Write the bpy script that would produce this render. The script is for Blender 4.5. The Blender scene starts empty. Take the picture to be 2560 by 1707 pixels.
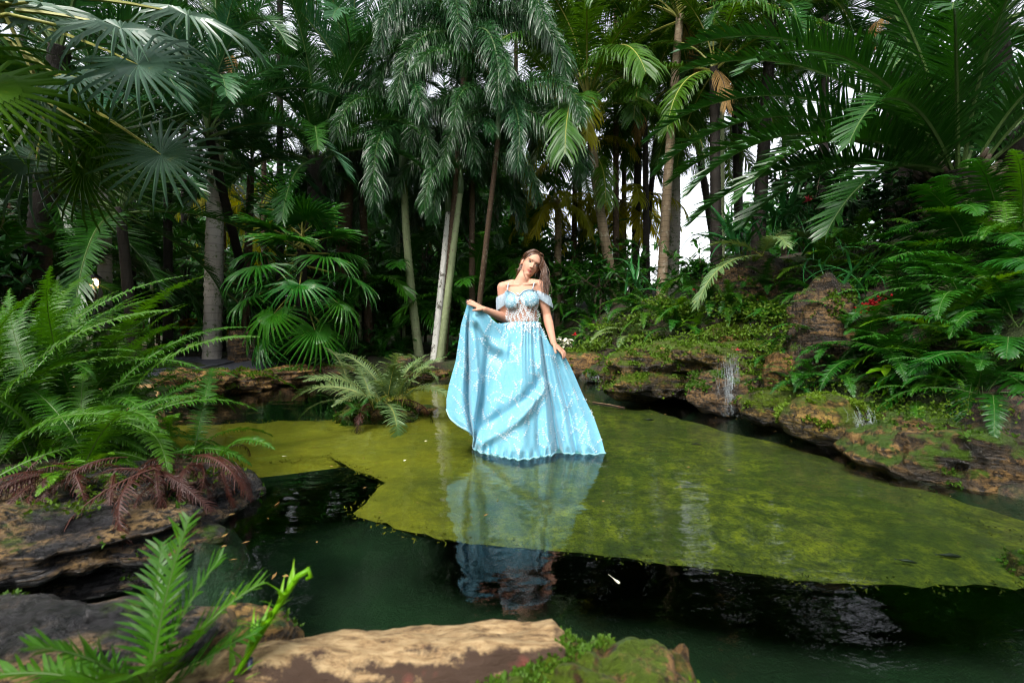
import bpy, bmesh, math, random
import numpy as np
from mathutils import Vector, Matrix, noise, Euler

S = bpy.context.scene
C = S.collection
PI = math.pi
R = math.radians

# ------------------------------------------------------------------ camera
F = 1138.0            # focal length in photograph pixels (2560 wide): a 16 mm lens
HOR = 800.0           # horizon row in the photograph
CAMH = 1.0            # lens height above the water
cam = bpy.data.cameras.new('camera')
cam.sensor_width = 36.0
cam.lens = 36.0 * F / 2560.0
cam.shift_y = -(853.5 - HOR) / 2560.0
cam.clip_start = 0.05
cam.clip_end = 2000
cam.dof.use_dof = True
cam.dof.focus_distance = 5.2
cam.dof.aperture_fstop = 2.4
cam_o = bpy.data.objects.new('camera', cam)
cam_o.location = (0, 0, CAMH)
cam_o.rotation_euler = (R(90), 0, 0)
C.objects.link(cam_o)
S.camera = cam_o

# ------------------------------------------------------------------ light
SUN_DIR = Vector((-0.30, -0.62, 0.78)).normalized()      # towards the veiled sun
elev = math.asin(SUN_DIR.z)
azim = math.atan2(SUN_DIR.x, SUN_DIR.y)
W = bpy.data.worlds.new('World')
S.world = W
W.use_nodes = True
wn, wl = W.node_tree.nodes, W.node_tree.links
wn.clear()
sky = wn.new('ShaderNodeTexSky')
sky.sky_type = 'NISHITA'
sky.sun_disc = False
sky.sun_elevation = elev
sky.sun_rotation = azim
sky.air_density = 1.0
sky.dust_density = 3.0
hs = wn.new('ShaderNodeHueSaturation')
hs.inputs['Saturation'].default_value = 0.22              # a veil of cloud: nearly white
bg = wn.new('ShaderNodeBackground')
bg.inputs['Strength'].default_value = 0.15
wo = wn.new('ShaderNodeOutputWorld')
wl.new(sky.outputs[0], hs.inputs['Color'])
wl.new(hs.outputs[0], bg.inputs['Color'])
wl.new(bg.outputs[0], wo.inputs[0])
sl = bpy.data.lights.new('sun', 'SUN')
sl.energy = 1.4
sl.angle = R(14)
sl.color = (1.0, 0.95, 0.88)
so = bpy.data.objects.new('sun', sl)
so.rotation_euler = (-SUN_DIR).to_track_quat('-Z', 'Y').to_euler()
so.location = (-3, -6, 9)
C.objects.link(so)
S.view_settings.view_transform = 'Standard'
S.view_settings.look = 'None'
S.view_settings.gamma = 1
S.view_settings.exposure = 1.5
S.render.engine = 'CYCLES'
S.cycles.use_denoising = True
S.cycles.filter_width = 1.15
S.cycles.max_bounces = 5
S.cycles.adaptive_threshold = 0.02
S.cycles.diffuse_bounces = 2
S.cycles.glossy_bounces = 2
S.cycles.transmission_bounces = 3
S.cycles.transparent_max_bounces = 8
S.cycles.caustics_reflective = False
S.cycles.caustics_refractive = False

# ------------------------------------------------------------------ helpers
def at(px, py, Y):
    return Vector(((px - 1280.0) / F * Y, Y, CAMH - (py - HOR) / F * Y))
def onz(px, py, z=0.0):
    Y = (CAMH - z) * F / (py - HOR)
    return Vector(((px - 1280.0) / F * Y, Y, z))
def sstep(a, b, x):
    t = np.clip((np.asarray(x, float) - a) / (b - a), 0, 1)
    return t * t * (3 - 2 * t)
def nz(v):
    v = np.asarray(v, float)
    return v / (np.linalg.norm(v, axis=-1, keepdims=True) + 1e-12)
def mesh(name, V, Fs, mats=(), mi=None, smooth=False):
    m = bpy.data.meshes.new(name)
    m.from_pydata([tuple(map(float, v)) for v in V], [], [tuple(map(int, f)) for f in Fs])
    for a in mats:
        m.materials.append(a)
    if mi is not None:
        m.polygons.foreach_set('material_index', np.asarray(mi, np.int32))
    if smooth:
        m.polygons.foreach_set('use_smooth', np.ones(len(m.polygons), bool))
    m.update()
    return m
def obj(name, me, parent=None, loc=None, rot=None, sc=None):
    o = bpy.data.objects.new(name, me)
    C.objects.link(o)
    if parent is not None:
        o.parent = parent
    if loc is not None:
        o.location = loc
    if rot is not None:
        if isinstance(rot, Matrix):
            o.rotation_euler = rot.to_euler()
        else:
            o.rotation_euler = rot
    if sc is not None:
        o.scale = (sc, sc, sc) if isinstance(sc, (int, float)) else sc
    return o
def tag(o, label, cat, group=None):
    o['label'] = label
    o['category'] = cat
    if group:
        o['group'] = group
    return o
def thing(name, label, cat, loc, group=None):
    o = bpy.data.objects.new(name, None)
    o.empty_display_size = 0.1
    C.objects.link(o)
    o.location = loc
    return tag(o, label, cat, group)
def kind(o, k):
    o['kind'] = k
    return o
class MB:
    """collects verts / faces"""
    def __init__(s):
        s.V, s.F, s.M = [], [], []
    def add(s, V, Fs, mi=0):
        b = len(s.V)
        s.V.extend([tuple(v) for v in V])
        for f in Fs:
            s.F.append(tuple(b + i for i in f))
            s.M.append(mi)
    def tube(s, pts, rad, n=8, mi=0, cap=True, ell=None):
        pts = [Vector(p) for p in pts]
        k = len(pts)
        if isinstance(rad, (int, float)):
            rad = [rad] * k
        V, Fs = [], []
        ref = Vector((0, 0, 1))
        d0 = (pts[1] - pts[0]).normalized()
        if abs(d0.dot(ref)) > 0.9:
            ref = Vector((0, 1, 0))
        u = d0.cross(ref).normalized()
        for i, p in enumerate(pts):
            a = pts[max(i - 1, 0)]
            b = pts[min(i + 1, k - 1)]
            d = (b - a).normalized()
            u = (u - d * u.dot(d)).normalized()
            w = d.cross(u)
            for j in range(n):
                t = 2 * PI * j / n
                V.append(p + (u * math.cos(t) + w * math.sin(t)) * rad[i])
        for i in range(k - 1):
            for j in range(n):
                j2 = (j + 1) % n
                Fs.append((i * n + j, i * n + j2, (i + 1) * n + j2, (i + 1) * n + j))
        if cap:
            Fs.append(tuple(range(n))[::-1])
            Fs.append(tuple((k - 1) * n + j for j in range(n)))
        s.add(V, Fs, mi)
    def ellip(s, c, r, n=12, m=8, rot=None, mi=0):
        V, Fs = [], []
        c = Vector(c)
        for i in range(m + 1):
            a = PI * i / m
            for j in range(n):
                t = 2 * PI * j / n
                p = Vector((r[0] * math.sin(a) * math.cos(t), r[1] * math.sin(a) * math.sin(t), r[2] * math.cos(a)))
                if rot is not None:
                    p = rot @ p
                V.append(c + p)
        for i in range(m):
            for j in range(n):
                j2 = (j + 1) % n
                Fs.append((i * n + j, (i + 1) * n + j, (i + 1) * n + j2, i * n + j2))
        s.add(V, Fs, mi)
    def mesh(s, name, mats=(), smooth=True):
        return mesh(name, s.V, s.F, mats, s.M, smooth)

# ------------------------------------------------------------------ materials
def newmat(name):
    m = bpy.data.materials.new(name)
    m.use_nodes = True
    n, l = m.node_tree.nodes, m.node_tree.links
    n.clear()
    out = n.new('ShaderNodeOutputMaterial')
    return m, n, l, out
def mixc(n, l, fac, a, b, mode='MIX'):
    x = n.new('ShaderNodeMix')
    x.data_type = 'RGBA'
    x.blend_type = mode
    for key, v in ((0, fac), (6, a), (7, b)):
        if isinstance(v, (int, float)):
            x.inputs[key].default_value = v
        elif isinstance(v, (tuple, list)):
            x.inputs[key].default_value = (*v, 1) if len(v) == 3 else v
        else:
            l.new(v, x.inputs[key])
    return x.outputs[2]
def ramp(n, l, src, stops, interp='LINEAR'):
    r = n.new('ShaderNodeValToRGB')
    e = r.color_ramp.elements
    r.color_ramp.interpolation = interp
    while len(e) < len(stops):
        e.new(0.5)
    for k, (p, c) in enumerate(stops):
        e[k].position = p
        e[k].color = (*c, 1) if not isinstance(c, (int, float)) else (c, c, c, 1)
    l.new(src, r.inputs[0])
    return r.outputs[0]
def noise_tex(n, l, vec, scale, detail=4, rough=0.55, dist=0.0):
    t = n.new('ShaderNodeTexNoise')
    t.inputs['Scale'].default_value = scale
    t.inputs['Detail'].default_value = detail
    t.inputs['Roughness'].default_value = rough
    t.inputs['Distortion'].default_value = dist
    if vec is not None:
        l.new(vec, t.inputs['Vector'])
    return t.outputs['Fac']
def math_n(n, l, op, a, b=None, clamp=False):
    x = n.new('ShaderNodeMath')
    x.operation = op
    x.use_clamp = clamp
    for k, v in ((0, a), (1, b)):
        if v is None:
            continue
        if isinstance(v, (int, float)):
            x.inputs[k].default_value = v
        else:
            l.new(v, x.inputs[k])
    return x.outputs[0]
def mapping(n, l, vec, sc):
    mp = n.new('ShaderNodeMapping')
    mp.inputs['Scale'].default_value = sc
    l.new(vec, mp.inputs['Vector'])
    return mp.outputs[0]
def leafmat(name, c1, c2, rough=0.38, trans=0.22, tip=None, spec=0.5):
    """foliage: hue from plant to plant, blotches, waxy shine, light coming through"""
    def sat(c, k=1.28):
        y_ = 0.25 * c[0] + 0.65 * c[1] + 0.10 * c[2]
        return tuple(max(0.003, y_ + (v - y_) * k) for v in c)
    c1, c2 = sat(c1), sat(c2)
    spec *= 0.7
    rough = min(0.7, rough + 0.06)
    m, n, l, out = newmat(name)
    oi = n.new('ShaderNodeObjectInfo')
    g = n.new('ShaderNodeNewGeometry')
    base = mixc(n, l, oi.outputs['Random'], c1, c2)
    nf = noise_tex(n, l, g.outputs['Position'], 2.3, 3)
    base = mixc(n, l, math_n(n, l, 'MULTIPLY', nf, 0.55), base, tuple(x * 0.45 for x in c1))
    nf2 = noise_tex(n, l, g.outputs['Position'], 17, 2)
    y = ramp(n, l, nf2, [(0.6, 0.0), (0.78, 1.0)])
    base = mixc(n, l, math_n(n, l, 'MULTIPLY', y, 0.35), base, tip or (min(1, c2[0] * 2.2), c2[1] * 1.25, c2[2] * 0.7))
    p = n.new('ShaderNodeBsdfPrincipled')
    l.new(base, p.inputs['Base Color'])
    p.inputs['Roughness'].default_value = rough
    p.inputs['Specular IOR Level'].default_value = spec
    t = n.new('ShaderNodeBsdfTranslucent')
    tc = mixc(n, l, 0.5, base, (c2[0] * 1.6, c2[1] * 1.5, c2[2] * 0.5))
    l.new(tc, t.inputs['Color'])
    mx = n.new('ShaderNodeMixShader')
    mx.inputs[0].default_value = trans
    l.new(p.outputs[0], mx.inputs[1])
    l.new(t.outputs[0], mx.inputs[2])
    l.new(mx.outputs[0], out.inputs[0])
    return m
def plain(name, col, rough=0.6, var=0.25, scale=20, bump=0.0, spec=0.4, metal=0.0):
    m, n, l, out = newmat(name)
    g = n.new('ShaderNodeNewGeometry')
    nf = noise_tex(n, l, g.outputs['Position'], scale, 5)
    c = mixc(n, l, nf, tuple(x * (1 - var) for x in col), tuple(min(1, x * (1 + var)) for x in col))
    p = n.new('ShaderNodeBsdfPrincipled')
    l.new(c, p.inputs['Base Color'])
    p.inputs['Roughness'].default_value = rough
    p.inputs['Specular IOR Level'].default_value = spec
    p.inputs['Metallic'].default_value = metal
    if bump:
        b = n.new('ShaderNodeBump')
        b.inputs['Strength'].default_value = bump
        b.inputs['Distance'].default_value = 0.02
        l.new(nf, b.inputs['Height'])
        l.new(b.outputs[0], p.inputs['Normal'])
    l.new(p.outputs[0], out.inputs[0])
    return m
def rockmat(name, dark, mid, light, moss=0.4, scale=3.0, rough=0.5, mosscol=(0.040, 0.080, 0.005), strata=6.0):
    m, n, l, out = newmat(name)
    g = n.new('ShaderNodeNewGeometry')
    pos = g.outputs['Position']
    st = mapping(n, l, pos, (1, 1, strata))
    n1 = noise_tex(n, l, st, scale, 8, 0.65, 0.6)
    n2 = noise_tex(n, l, pos, scale * 0.55, 5, 0.6)
    n3 = noise_tex(n, l, pos, scale * 9, 6, 0.7)
    v = math_n(n, l, 'ADD', math_n(n, l, 'MULTIPLY', n1, 0.5), math_n(n, l, 'MULTIPLY', n2, 0.5))
    c = ramp(n, l, v, [(0.40, dark), (0.48, mid), (0.57, light)])
    c = mixc(n, l, ramp(n, l, n3, [(0.42, 1.0), (0.54, 0.0)]), c, tuple(x * 0.22 for x in mid))
    sep = n.new('ShaderNodeSeparateXYZ')
    l.new(g.outputs['Normal'], sep.inputs[0])
    n4 = noise_tex(n, l, pos, scale * 1.3, 6, 0.7)
    up = math_n(n, l, 'MULTIPLY', math_n(n, l, 'ADD', sep.outputs[2], 0.9), 0.5)
    mk = math_n(n, l, 'ADD', math_n(n, l, 'MULTIPLY', up, 0.35), math_n(n, l, 'MULTIPLY', n4, 0.9))
    mm = ramp(n, l, mk, [(0.86 - moss * 0.42, 0.0), (0.93 - moss * 0.42, 1.0)])
    mc = mixc(n, l, n3, tuple(x * 0.12 for x in mosscol), tuple(x * 1.9 for x in mosscol))
    c = mixc(n, l, mm, c, mc)
    p = n.new('ShaderNodeBsdfPrincipled')
    l.new(c, p.inputs['Base Color'])
    l.new(ramp(n, l, n2, [(0.35, rough * 0.55), (0.7, min(1, rough * 1.5))]), p.inputs['Roughness'])
    b = n.new('ShaderNodeBump')
    b.inputs['Strength'].default_value = 1.0
    b.inputs['Distance'].default_value = 0.09
    hh = math_n(n, l, 'ADD', n1, math_n(n, l, 'MULTIPLY', n3, 0.45))
    l.new(hh, b.inputs['Height'])
    l.new(b.outputs[0], p.inputs['Normal'])
    l.new(p.outputs[0], out.inputs[0])
    return m
def barkmat(name, a, b_, rings=9.0, lichen=0.0, lcol=(0.25, 0.3, 0.16), ringdark=0.6):
    """palm bark with leaf-scar rings"""
    m, n, l, out = newmat(name)
    tc = n.new('ShaderNodeTexCoord')
    g = n.new('ShaderNodeNewGeometry')
    pos = g.outputs['Position']
    wv = n.new('ShaderNodeTexWave')
    wv.bands_direction = 'Z'
    wv.wave_profile = 'SAW'
    wv.inputs['Scale'].default_value = rings * 0.32
    wv.inputs['Distortion'].default_value = 1.2
    wv.inputs['Detail'].default_value = 2
    wv.inputs['Detail Scale'].default_value = 2.5
    l.new(pos, wv.inputs['Vector'])
    n1 = noise_tex(n, l, mapping(n, l, pos, (9, 9, 2.0)), 2.0, 6, 0.65)
    c = mixc(n, l, n1, a, b_)
    c = mixc(n, l, ramp(n, l, wv.outputs['Fac'], [(0.0, ringdark), (0.16, 0.0)]), c, tuple(x * 0.3 for x in a))
    n2 = noise_tex(n, l, pos, 7, 5, 0.7)
    if lichen:
        c = mixc(n, l, ramp(n, l, n2, [(0.62 - lichen * 0.3, 0.0), (0.66 - lichen * 0.3, 1.0)]), c, lcol)
    p = n.new('ShaderNodeBsdfPrincipled')
    l.new(c, p.inputs['Base Color'])
    p.inputs['Roughness'].default_value = 0.75
    b = n.new('ShaderNodeBump')
    b.inputs['Strength'].default_value = 0.7
    b.inputs['Distance'].default_value = 0.03
    l.new(math_n(n, l, 'ADD', wv.outputs['Fac'], n1), b.inputs['Height'])
    l.new(b.outputs[0], p.inputs['Normal'])
    l.new(p.outputs[0], out.inputs[0])
    return m

M = {}
M['fox'] = leafmat('foxtail_leaf', (0.020, 0.068, 0.024), (0.030, 0.088, 0.022), 0.30, 0.2, spec=0.85)
M['phx'] = leafmat('date_palm_leaf', (0.017, 0.060, 0.016), (0.027, 0.080, 0.015), 0.3, 0.2, spec=0.7)
M['phxb'] = leafmat('blue_palm_leaf', (0.032, 0.092, 0.052), (0.042, 0.115, 0.040), 0.3, 0.2, spec=0.8)
M['coc'] = leafmat('coconut_leaf', (0.030, 0.09, 0.016), (0.065, 0.125, 0.018), 0.35, 0.28)
M['cocy'] = leafmat('yellow_glow_palm_leaf', (0.20, 0.25, 0.018), (0.34, 0.31, 0.025), 0.5, 0.6, tip=(0.3, 0.16, 0.05))  # yellow of ageing fronds; also holds the warm backlit glow as colour
M['fan'] = leafmat('fan_palm_leaf', (0.055, 0.105, 0.072), (0.070, 0.125, 0.070), 0.34, 0.12, spec=0.9, tip=(0.2, 0.2, 0.05))
M['fang'] = leafmat('green_fan_leaf', (0.035, 0.13, 0.030), (0.055, 0.16, 0.030), 0.33, 0.2, tip=(0.34, 0.28, 0.07))
M['fern'] = leafmat('fern_leaf', (0.040, 0.118, 0.014), (0.070, 0.155, 0.018), 0.4, 0.3)
M['fernd'] = leafmat('dark_fern_leaf', (0.018, 0.076, 0.014), (0.032, 0.10, 0.016), 0.36, 0.25)
M['fernb'] = leafmat('bright_fern_leaf', (0.085, 0.20, 0.014), (0.125, 0.235, 0.02), 0.45, 0.32)
M['ferny'] = leafmat('pale_fern_leaf', (0.13, 0.20, 0.095), (0.17, 0.235, 0.11), 0.4, 0.25)
M['fernx'] = leafmat('dead_fern_leaf', (0.030, 0.008, 0.005), (0.050, 0.014, 0.008), 0.5, 0.05, tip=(0.09, 0.03, 0.012))
M['straw'] = leafmat('dry_palm_leaf', (0.26, 0.17, 0.08), (0.34, 0.23, 0.11), 0.7, 0.2, tip=(0.4, 0.3, 0.16))
M['strap'] = leafmat('strap_leaf', (0.035, 0.12, 0.045), (0.05, 0.14, 0.05), 0.25, 0.15)
M['shrub'] = leafmat('shrub_leaf', (0.024, 0.085, 0.016), (0.042, 0.115, 0.02), 0.33, 0.22)
M['shrubd'] = leafmat('deep_shrub_leaf', (0.014, 0.05, 0.014), (0.022, 0.065, 0.015), 0.42, 0.18)
M['lime'] = leafmat('lime_leaf', (0.17, 0.36, 0.03), (0.22, 0.40, 0.04), 0.4, 0.3)
M['moss'] = leafmat('moss_leaf', (0.075, 0.135, 0.008), (0.11, 0.17, 0.012), 0.6, 0.2)
M['mossd'] = leafmat('dark_moss_leaf', (0.045, 0.10, 0.010), (0.07, 0.13, 0.012), 0.6, 0.2)
M['croton'] = leafmat('croton_leaf', (0.18, 0.16, 0.02), (0.24, 0.10, 0.02), 0.4, 0.2, tip=(0.4, 0.3, 0.04))
M['cordy'] = leafmat('red_cordyline_leaf', (0.10, 0.012, 0.014), (0.16, 0.02, 0.022), 0.35, 0.2, tip=(0.25, 0.03, 0.03))
M['red'] = plain('red_flower', (0.55, 0.012, 0.02), 0.5, 0.35, 60)
M['pink'] = plain('pink_flower', (0.62, 0.06, 0.10), 0.5, 0.35, 60)
M['white'] = plain('cream_petal', (0.75, 0.74, 0.55), 0.5, 0.2, 60)
M['stem'] = plain('green_stem', (0.07, 0.12, 0.03), 0.5, 0.3, 15)
M['stemd'] = plain('brown_stem', (0.05, 0.035, 0.02), 0.7, 0.4, 15)
M['stemy'] = plain('yellow_stem', (0.24, 0.24, 0.05), 0.5, 0.3, 15)
M['bark_grey'] = barkmat('grey_palm_bark', (0.42, 0.38, 0.34), (0.62, 0.57, 0.52), 7, 0.25, (0.16, 0.20, 0.10))
M['bark_lichen'] = barkmat('lichen_palm_bark', (0.17, 0.15, 0.10), (0.30, 0.27, 0.18), 14, 0.9, (0.28, 0.33, 0.17), 0.8)
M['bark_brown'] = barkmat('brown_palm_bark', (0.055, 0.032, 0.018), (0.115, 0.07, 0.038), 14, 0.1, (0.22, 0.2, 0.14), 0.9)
M['bark_tan'] = barkmat('tan_palm_bark', (0.19, 0.13, 0.075), (0.36, 0.27, 0.17), 9, 0.15, (0.4, 0.34, 0.24), 0.9)
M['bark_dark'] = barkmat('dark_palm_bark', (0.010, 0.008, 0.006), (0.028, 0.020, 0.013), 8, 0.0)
M['bark_spot'] = barkmat('white_spotted_bark', (0.07, 0.065, 0.05), (0.14, 0.13, 0.10), 6, 0.75, (0.55, 0.55, 0.5))
M['shaft'] = plain('green_crownshaft', (0.10, 0.16, 0.07), 0.4, 0.3, 5)
M['rock'] = rockmat('tan_rock', (0.010, 0.008, 0.006), (0.065, 0.040, 0.016), (0.27, 0.155, 0.05), 0.40, 3.0, 0.38)
M['rockm'] = rockmat('mossy_rock', (0.010, 0.009, 0.006), (0.075, 0.05, 0.016), (0.30, 0.19, 0.045), 0.48, 4.0, 0.38, mosscol=(0.055, 0.085, 0.004))
M['rockd'] = rockmat('dark_wet_rock', (0.012, 0.010, 0.008), (0.050, 0.034, 0.020), (0.20, 0.115, 0.042), 0.32, 3.0, 0.38)
M['rockf'] = rockmat('mossy_brown_rock', (0.02, 0.012, 0.007), (0.12, 0.062, 0.024), (0.34, 0.19, 0.07), 0.40, 7.0, 0.45, mosscol=(0.09, 0.14, 0.01), strata=2)
M['slate'] = rockmat('slaty_rock', (0.008, 0.008, 0.010), (0.042, 0.040, 0.043), (0.26, 0.165, 0.07), 0.10, 3.4, 0.30, strata=9)
M['edge'] = rockmat('ochre_rock', (0.02, 0.012, 0.006), (0.16, 0.085, 0.024), (0.40, 0.23, 0.065), 0.2, 3.0)

# ------------------------------------------------------------------ the pool and the ground
def wl_pt(px, py):
    p = onz(px, py, 0.0)
    return (p.x, p.y)
SHORE = [(-0.62, 1.32), (0.0, 1.16), (0.42, 1.06), (1.2, 0.80), (2.4, 0.70), (3.3, 1.3), (3.05, 2.2)]
SHORE += [wl_pt(*q) for q in ((2420, 1215), (2300, 1172), (2230, 1130), (2180, 1105), (1960, 1075), (1850, 1040), (1740, 1005),
                              (1620, 985), (1510, 958), (1430, 940), (1330, 925), (1200, 925), (1090, 938), (960, 935), (840, 938),
                              (700, 958), (560, 983), (440, 1000), (380, 1060))]
SHORE += [(-2.35, 3.05), (-1.75, 2.55), (-1.42, 2.2), (-1.25, 1.9), (-0.95, 1.55)]
SHP = np.array(SHORE)
def sdist(x, y):
    """distance to the shoreline, negative in the pool"""
    x = np.asarray(x, float)
    y = np.asarray(y, float)
    d = np.full(x.shape, 1e9)
    inside = np.zeros(x.shape, bool)
    n = len(SHP)
    for i in range(n):
        ax, ay = SHP[i]
        bx, by = SHP[(i + 1) % n]
        ex, ey = bx - ax, by - ay
        t = np.clip(((x - ax) * ex + (y - ay) * ey) / (ex * ex + ey * ey), 0, 1)
        d = np.minimum(d, np.hypot(x - ax - t * ex, y - ay - t * ey))
        c = ((ay > y) != (by > y))
        with np.errstate(divide='ignore', invalid='ignore'):
            xi = (bx - ax) * (y - ay) / (by - ay + 1e-12) + ax
        inside ^= c & (x < xi)
    return np.where(inside, -d, d)
def ground_h(x, y):
    x = np.asarray(x, float)
    y = np.asarray(y, float)
    d = sdist(x, y)
    pool = -0.75 * sstep(0.0, -0.45, d)
    land = 0.20 * sstep(-0.02, 0.12, d) + 0.12 * sstep(0.6, 3.0, d)
    right = sstep(0.6, 2.4, x) * sstep(1.8, 3.4, y)
    bank = right * (0.42 * sstep(0.05, 0.5, d) + 0.55 * sstep(0.5, 1.2, d) + (0.75 * sstep(1.1, 2.8, d) + 0.3 * sstep(2.5, 5, d)) * (1 - 0.75 * sstep(6.8, 8.6, y) * sstep(5.2, 4.2, x)))
    back = sstep(-0.5, 1.0, x) * sstep(2.5, 0.8, x) * sstep(9.5, 12, y) * 0.3
    rough = 0.05 * np.sin(x * 2.1 + y * 1.3) * np.sin(y * 2.7 - x * 0.7) * sstep(0.2, 1.5, d)
    fade = sstep(60, 25, np.hypot(x, y))
    near = sstep(3.1, 2.6, y) * sstep(0.9, 0.5, x)
    land = land * (1 - 0.85 * near) - 0.65 * near * sstep(-0.70, -0.95, x) * sstep(1.2, 1.35, y) * sstep(2.05, 1.8, y)
    return pool + land + (bank + back) * fade + rough * fade * (1 - near)
def gh(x, y):
    return float(ground_h(np.array([x]), np.array([y]))[0])
def hit(px, py, Ymin=1.2, Ymax=40, lift=0.0):
    """where the view ray through a photograph pixel meets the ground"""
    Y = np.linspace(Ymin, Ymax, 3000)
    x = (px - 1280.0) / F * Y
    z = CAMH - (py - HOR) / F * Y
    h = ground_h(x, Y) + lift
    k = np.argmax(z <= h)
    if not (z <= h).any():
        k = len(Y) - 1
    return Vector((x[k], Y[k], float(ground_h(x[k:k + 1], Y[k:k + 1])[0])))
def axis(lo, hi, step, far):
    a = list(np.arange(lo, hi, step))
    s = step
    while a[-1] < far:
        s *= 1.35
        a.append(a[-1] + s)
    s = step
    while a[0] > -far:
        s *= 1.35
        a.insert(0, a[0] - s)
    return np.array(a)
gx, gy = axis(-7, 9, 0.11, 600), axis(-1.5, 14, 0.11, 600)
GX, GY = np.meshgrid(gx, gy)
GZ = ground_h(GX.ravel(), GY.ravel()).reshape(GX.shape)
nx_, ny_ = len(gx), len(gy)
idx = np.arange(nx_ * ny_).reshape(ny_, nx_)
fcs = np.stack([idx[:-1, :-1], idx[:-1, 1:], idx[1:, 1:], idx[1:, :-1]], -1).reshape(-1, 4)

m, n, l, out = newmat('forest_floor')
g = n.new('ShaderNodeNewGeometry')
pos = g.outputs['Position']
sp = n.new('ShaderNodeSeparateXYZ')
l.new(pos, sp.inputs[0])
na = noise_tex(n, l, pos, 1.4, 6, 0.65)
nb = noise_tex(n, l, pos, 26, 5, 0.7)
soil = ramp(n, l, nb, [(0.40, (0.006, 0.005, 0.003)), (0.5, (0.024, 0.016, 0.009)), (0.62, (0.075, 0.045, 0.02))])
soil = mixc(n, l, ramp(n, l, na, [(0.44, 0.0), (0.56, .9)]), soil, mixc(n, l, nb, (0.004, 0.008, 0.001), (0.04, 0.075, 0.006)))
alg = ramp(n, l, na, [(0.3, (0.0012, 0.012, 0.0045)), (0.7, (0.0045, 0.034, 0.010))])
zz = ramp(n, l, math_n(n, l, 'ADD', sp.outputs[2], 0.5), [(0.46, 0.0), (0.52, 1.0)])
col = mixc(n, l, zz, alg, soil)
p = n.new('ShaderNodeBsdfPrincipled')
l.new(col, p.inputs['Base Color'])
p.inputs['Roughness'].default_value = 0.85
b = n.new('ShaderNodeBump')
b.inputs['Strength'].default_value = 0.8
b.inputs['Distance'].default_value = 0.04
l.new(nb, b.inputs['Height'])
l.new(b.outputs[0], p.inputs['Normal'])
l.new(p.outputs[0], out.inputs[0])
M['floor'] = m
kind(obj('ground', mesh('ground', np.stack([GX.ravel(), GY.ravel(), GZ.ravel()], 1), fcs, [M['floor']], smooth=True)), 'structure')

# sunken stone terrace just under the surface
m, n, l, out = newmat('algae_stone')
g = n.new('ShaderNodeNewGeometry')
pos = g.outputs['Position']
na = noise_tex(n, l, pos, 1.1, 5, 0.6)
nb = noise_tex(n, l, pos, 9, 9, 0.82, 0.3)
nc = noise_tex(n, l, mapping(n, l, pos, (1, 3, 1)), 5, 4, 0.6)
col = ramp(n, l, nb, [(0.38, (0.020, 0.028, 0.002)), (0.5, (0.125, 0.132, 0.003)), (0.62, (0.31, 0.285, 0.006))])
col = mixc(n, l, ramp(n, l, na, [(0.38, 0.75), (0.62, 0.0)]), col, (0.040, 0.056, 0.003))
col = mixc(n, l, ramp(n, l, nc, [(0.62, 0.0), (0.72, 0.6)]), col, (0.05, 0.07, 0.006))
ng = noise_tex(n, l, pos, 55, 4, 0.7)
col = mixc(n, l, ramp(n, l, ng, [(0.36, 0.75), (0.52, 0.0)]), col, (0.016, 0.022, 0.002))
sp = n.new('ShaderNodeSeparateXYZ')
l.new(pos, sp.inputs[0])
gold = ramp(n, l, math_n(n, l, 'ADD', math_n(n, l, 'MULTIPLY', sp.outputs[0], -0.22), math_n(n, l, 'MULTIPLY', na, 0.5)), [(0.22, 0.0), (0.50, 0.85)])
col = mixc(n, l, gold, col, mixc(n, l, nb, (0.16, 0.12, 0.004), (0.50, 0.37, 0.015)))
p = n.new('ShaderNodeBsdfPrincipled')
l.new(col, p.inputs['Base Color'])
p.inputs['Roughness'].default_value = 0.9
b = n.new('ShaderNodeBump')
b.inputs['Strength'].default_value = 0.9
b.inputs['Distance'].default_value = 0.02
l.new(nb, b.inputs['Height'])
l.new(b.outputs[0], p.inputs['Normal'])
l.new(p.outputs[0], out.inputs[0])
M['algae'] = m
LEDGE_Z = -0.07
lp = [(300, 1190), (505, 1171), (640, 1158), (822, 1136), (880, 1165), (965, 1203), (925, 1240), (882, 1276), (940, 1302), (1010, 1323),
      (1150, 1342), (1300, 1358), (1450, 1378), (1600, 1393), (1750, 1410), (1900, 1430), (2080, 1447), (2250, 1457), (2400, 1460),
      (2560, 1455), (2900, 1440), (2900, 1400), (2560, 1345), (2430, 1295), (2300, 1245), (2180, 1190), (2060, 1135), (1960, 1108), (1880, 1090),
      (1800, 1072), (1740, 1058), (1650, 1028), (1560, 1012), (1450, 1006), (1380, 985), (1300, 962), (1180, 955), (1050, 965), (960, 985),
      (880, 1015), (835, 1047), (650, 1052), (500, 1058), (300, 1062)]
rng = random.Random(4)
pts = []
LP = [onz(a, b_, LEDGE_Z) for a, b_ in lp]
for i, a in enumerate(LP):
    c = LP[(i + 1) % len(LP)]
    k = max(1, int((c - a).length / 0.06))
    rough_ = 5 <= i <= 18
    for j in range(k):
        q = a.lerp(c, j / k)
        if j and rough_:
            q += Vector((rng.gauss(0, .006), rng.gauss(0, .009), 0))
        pts.append(q)
bm = bmesh.new()
top = [bm.verts.new(q) for q in pts]
lc = Vector((0.6, 3.4, 0))
bot = [bm.verts.new((q.x + (lc.x - q.x) * .07, q.y + (lc.y - q.y) * .10, -0.16)) for q in pts]
ft = bm.faces.new(top)
for i in range(len(top)):
    j = (i + 1) % len(top)
    bm.faces.new((top[i], bot[i], bot[j], top[j]))
bm.faces.new(bot[::-1])
bmesh.ops.triangulate(bm, faces=[ft])
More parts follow.
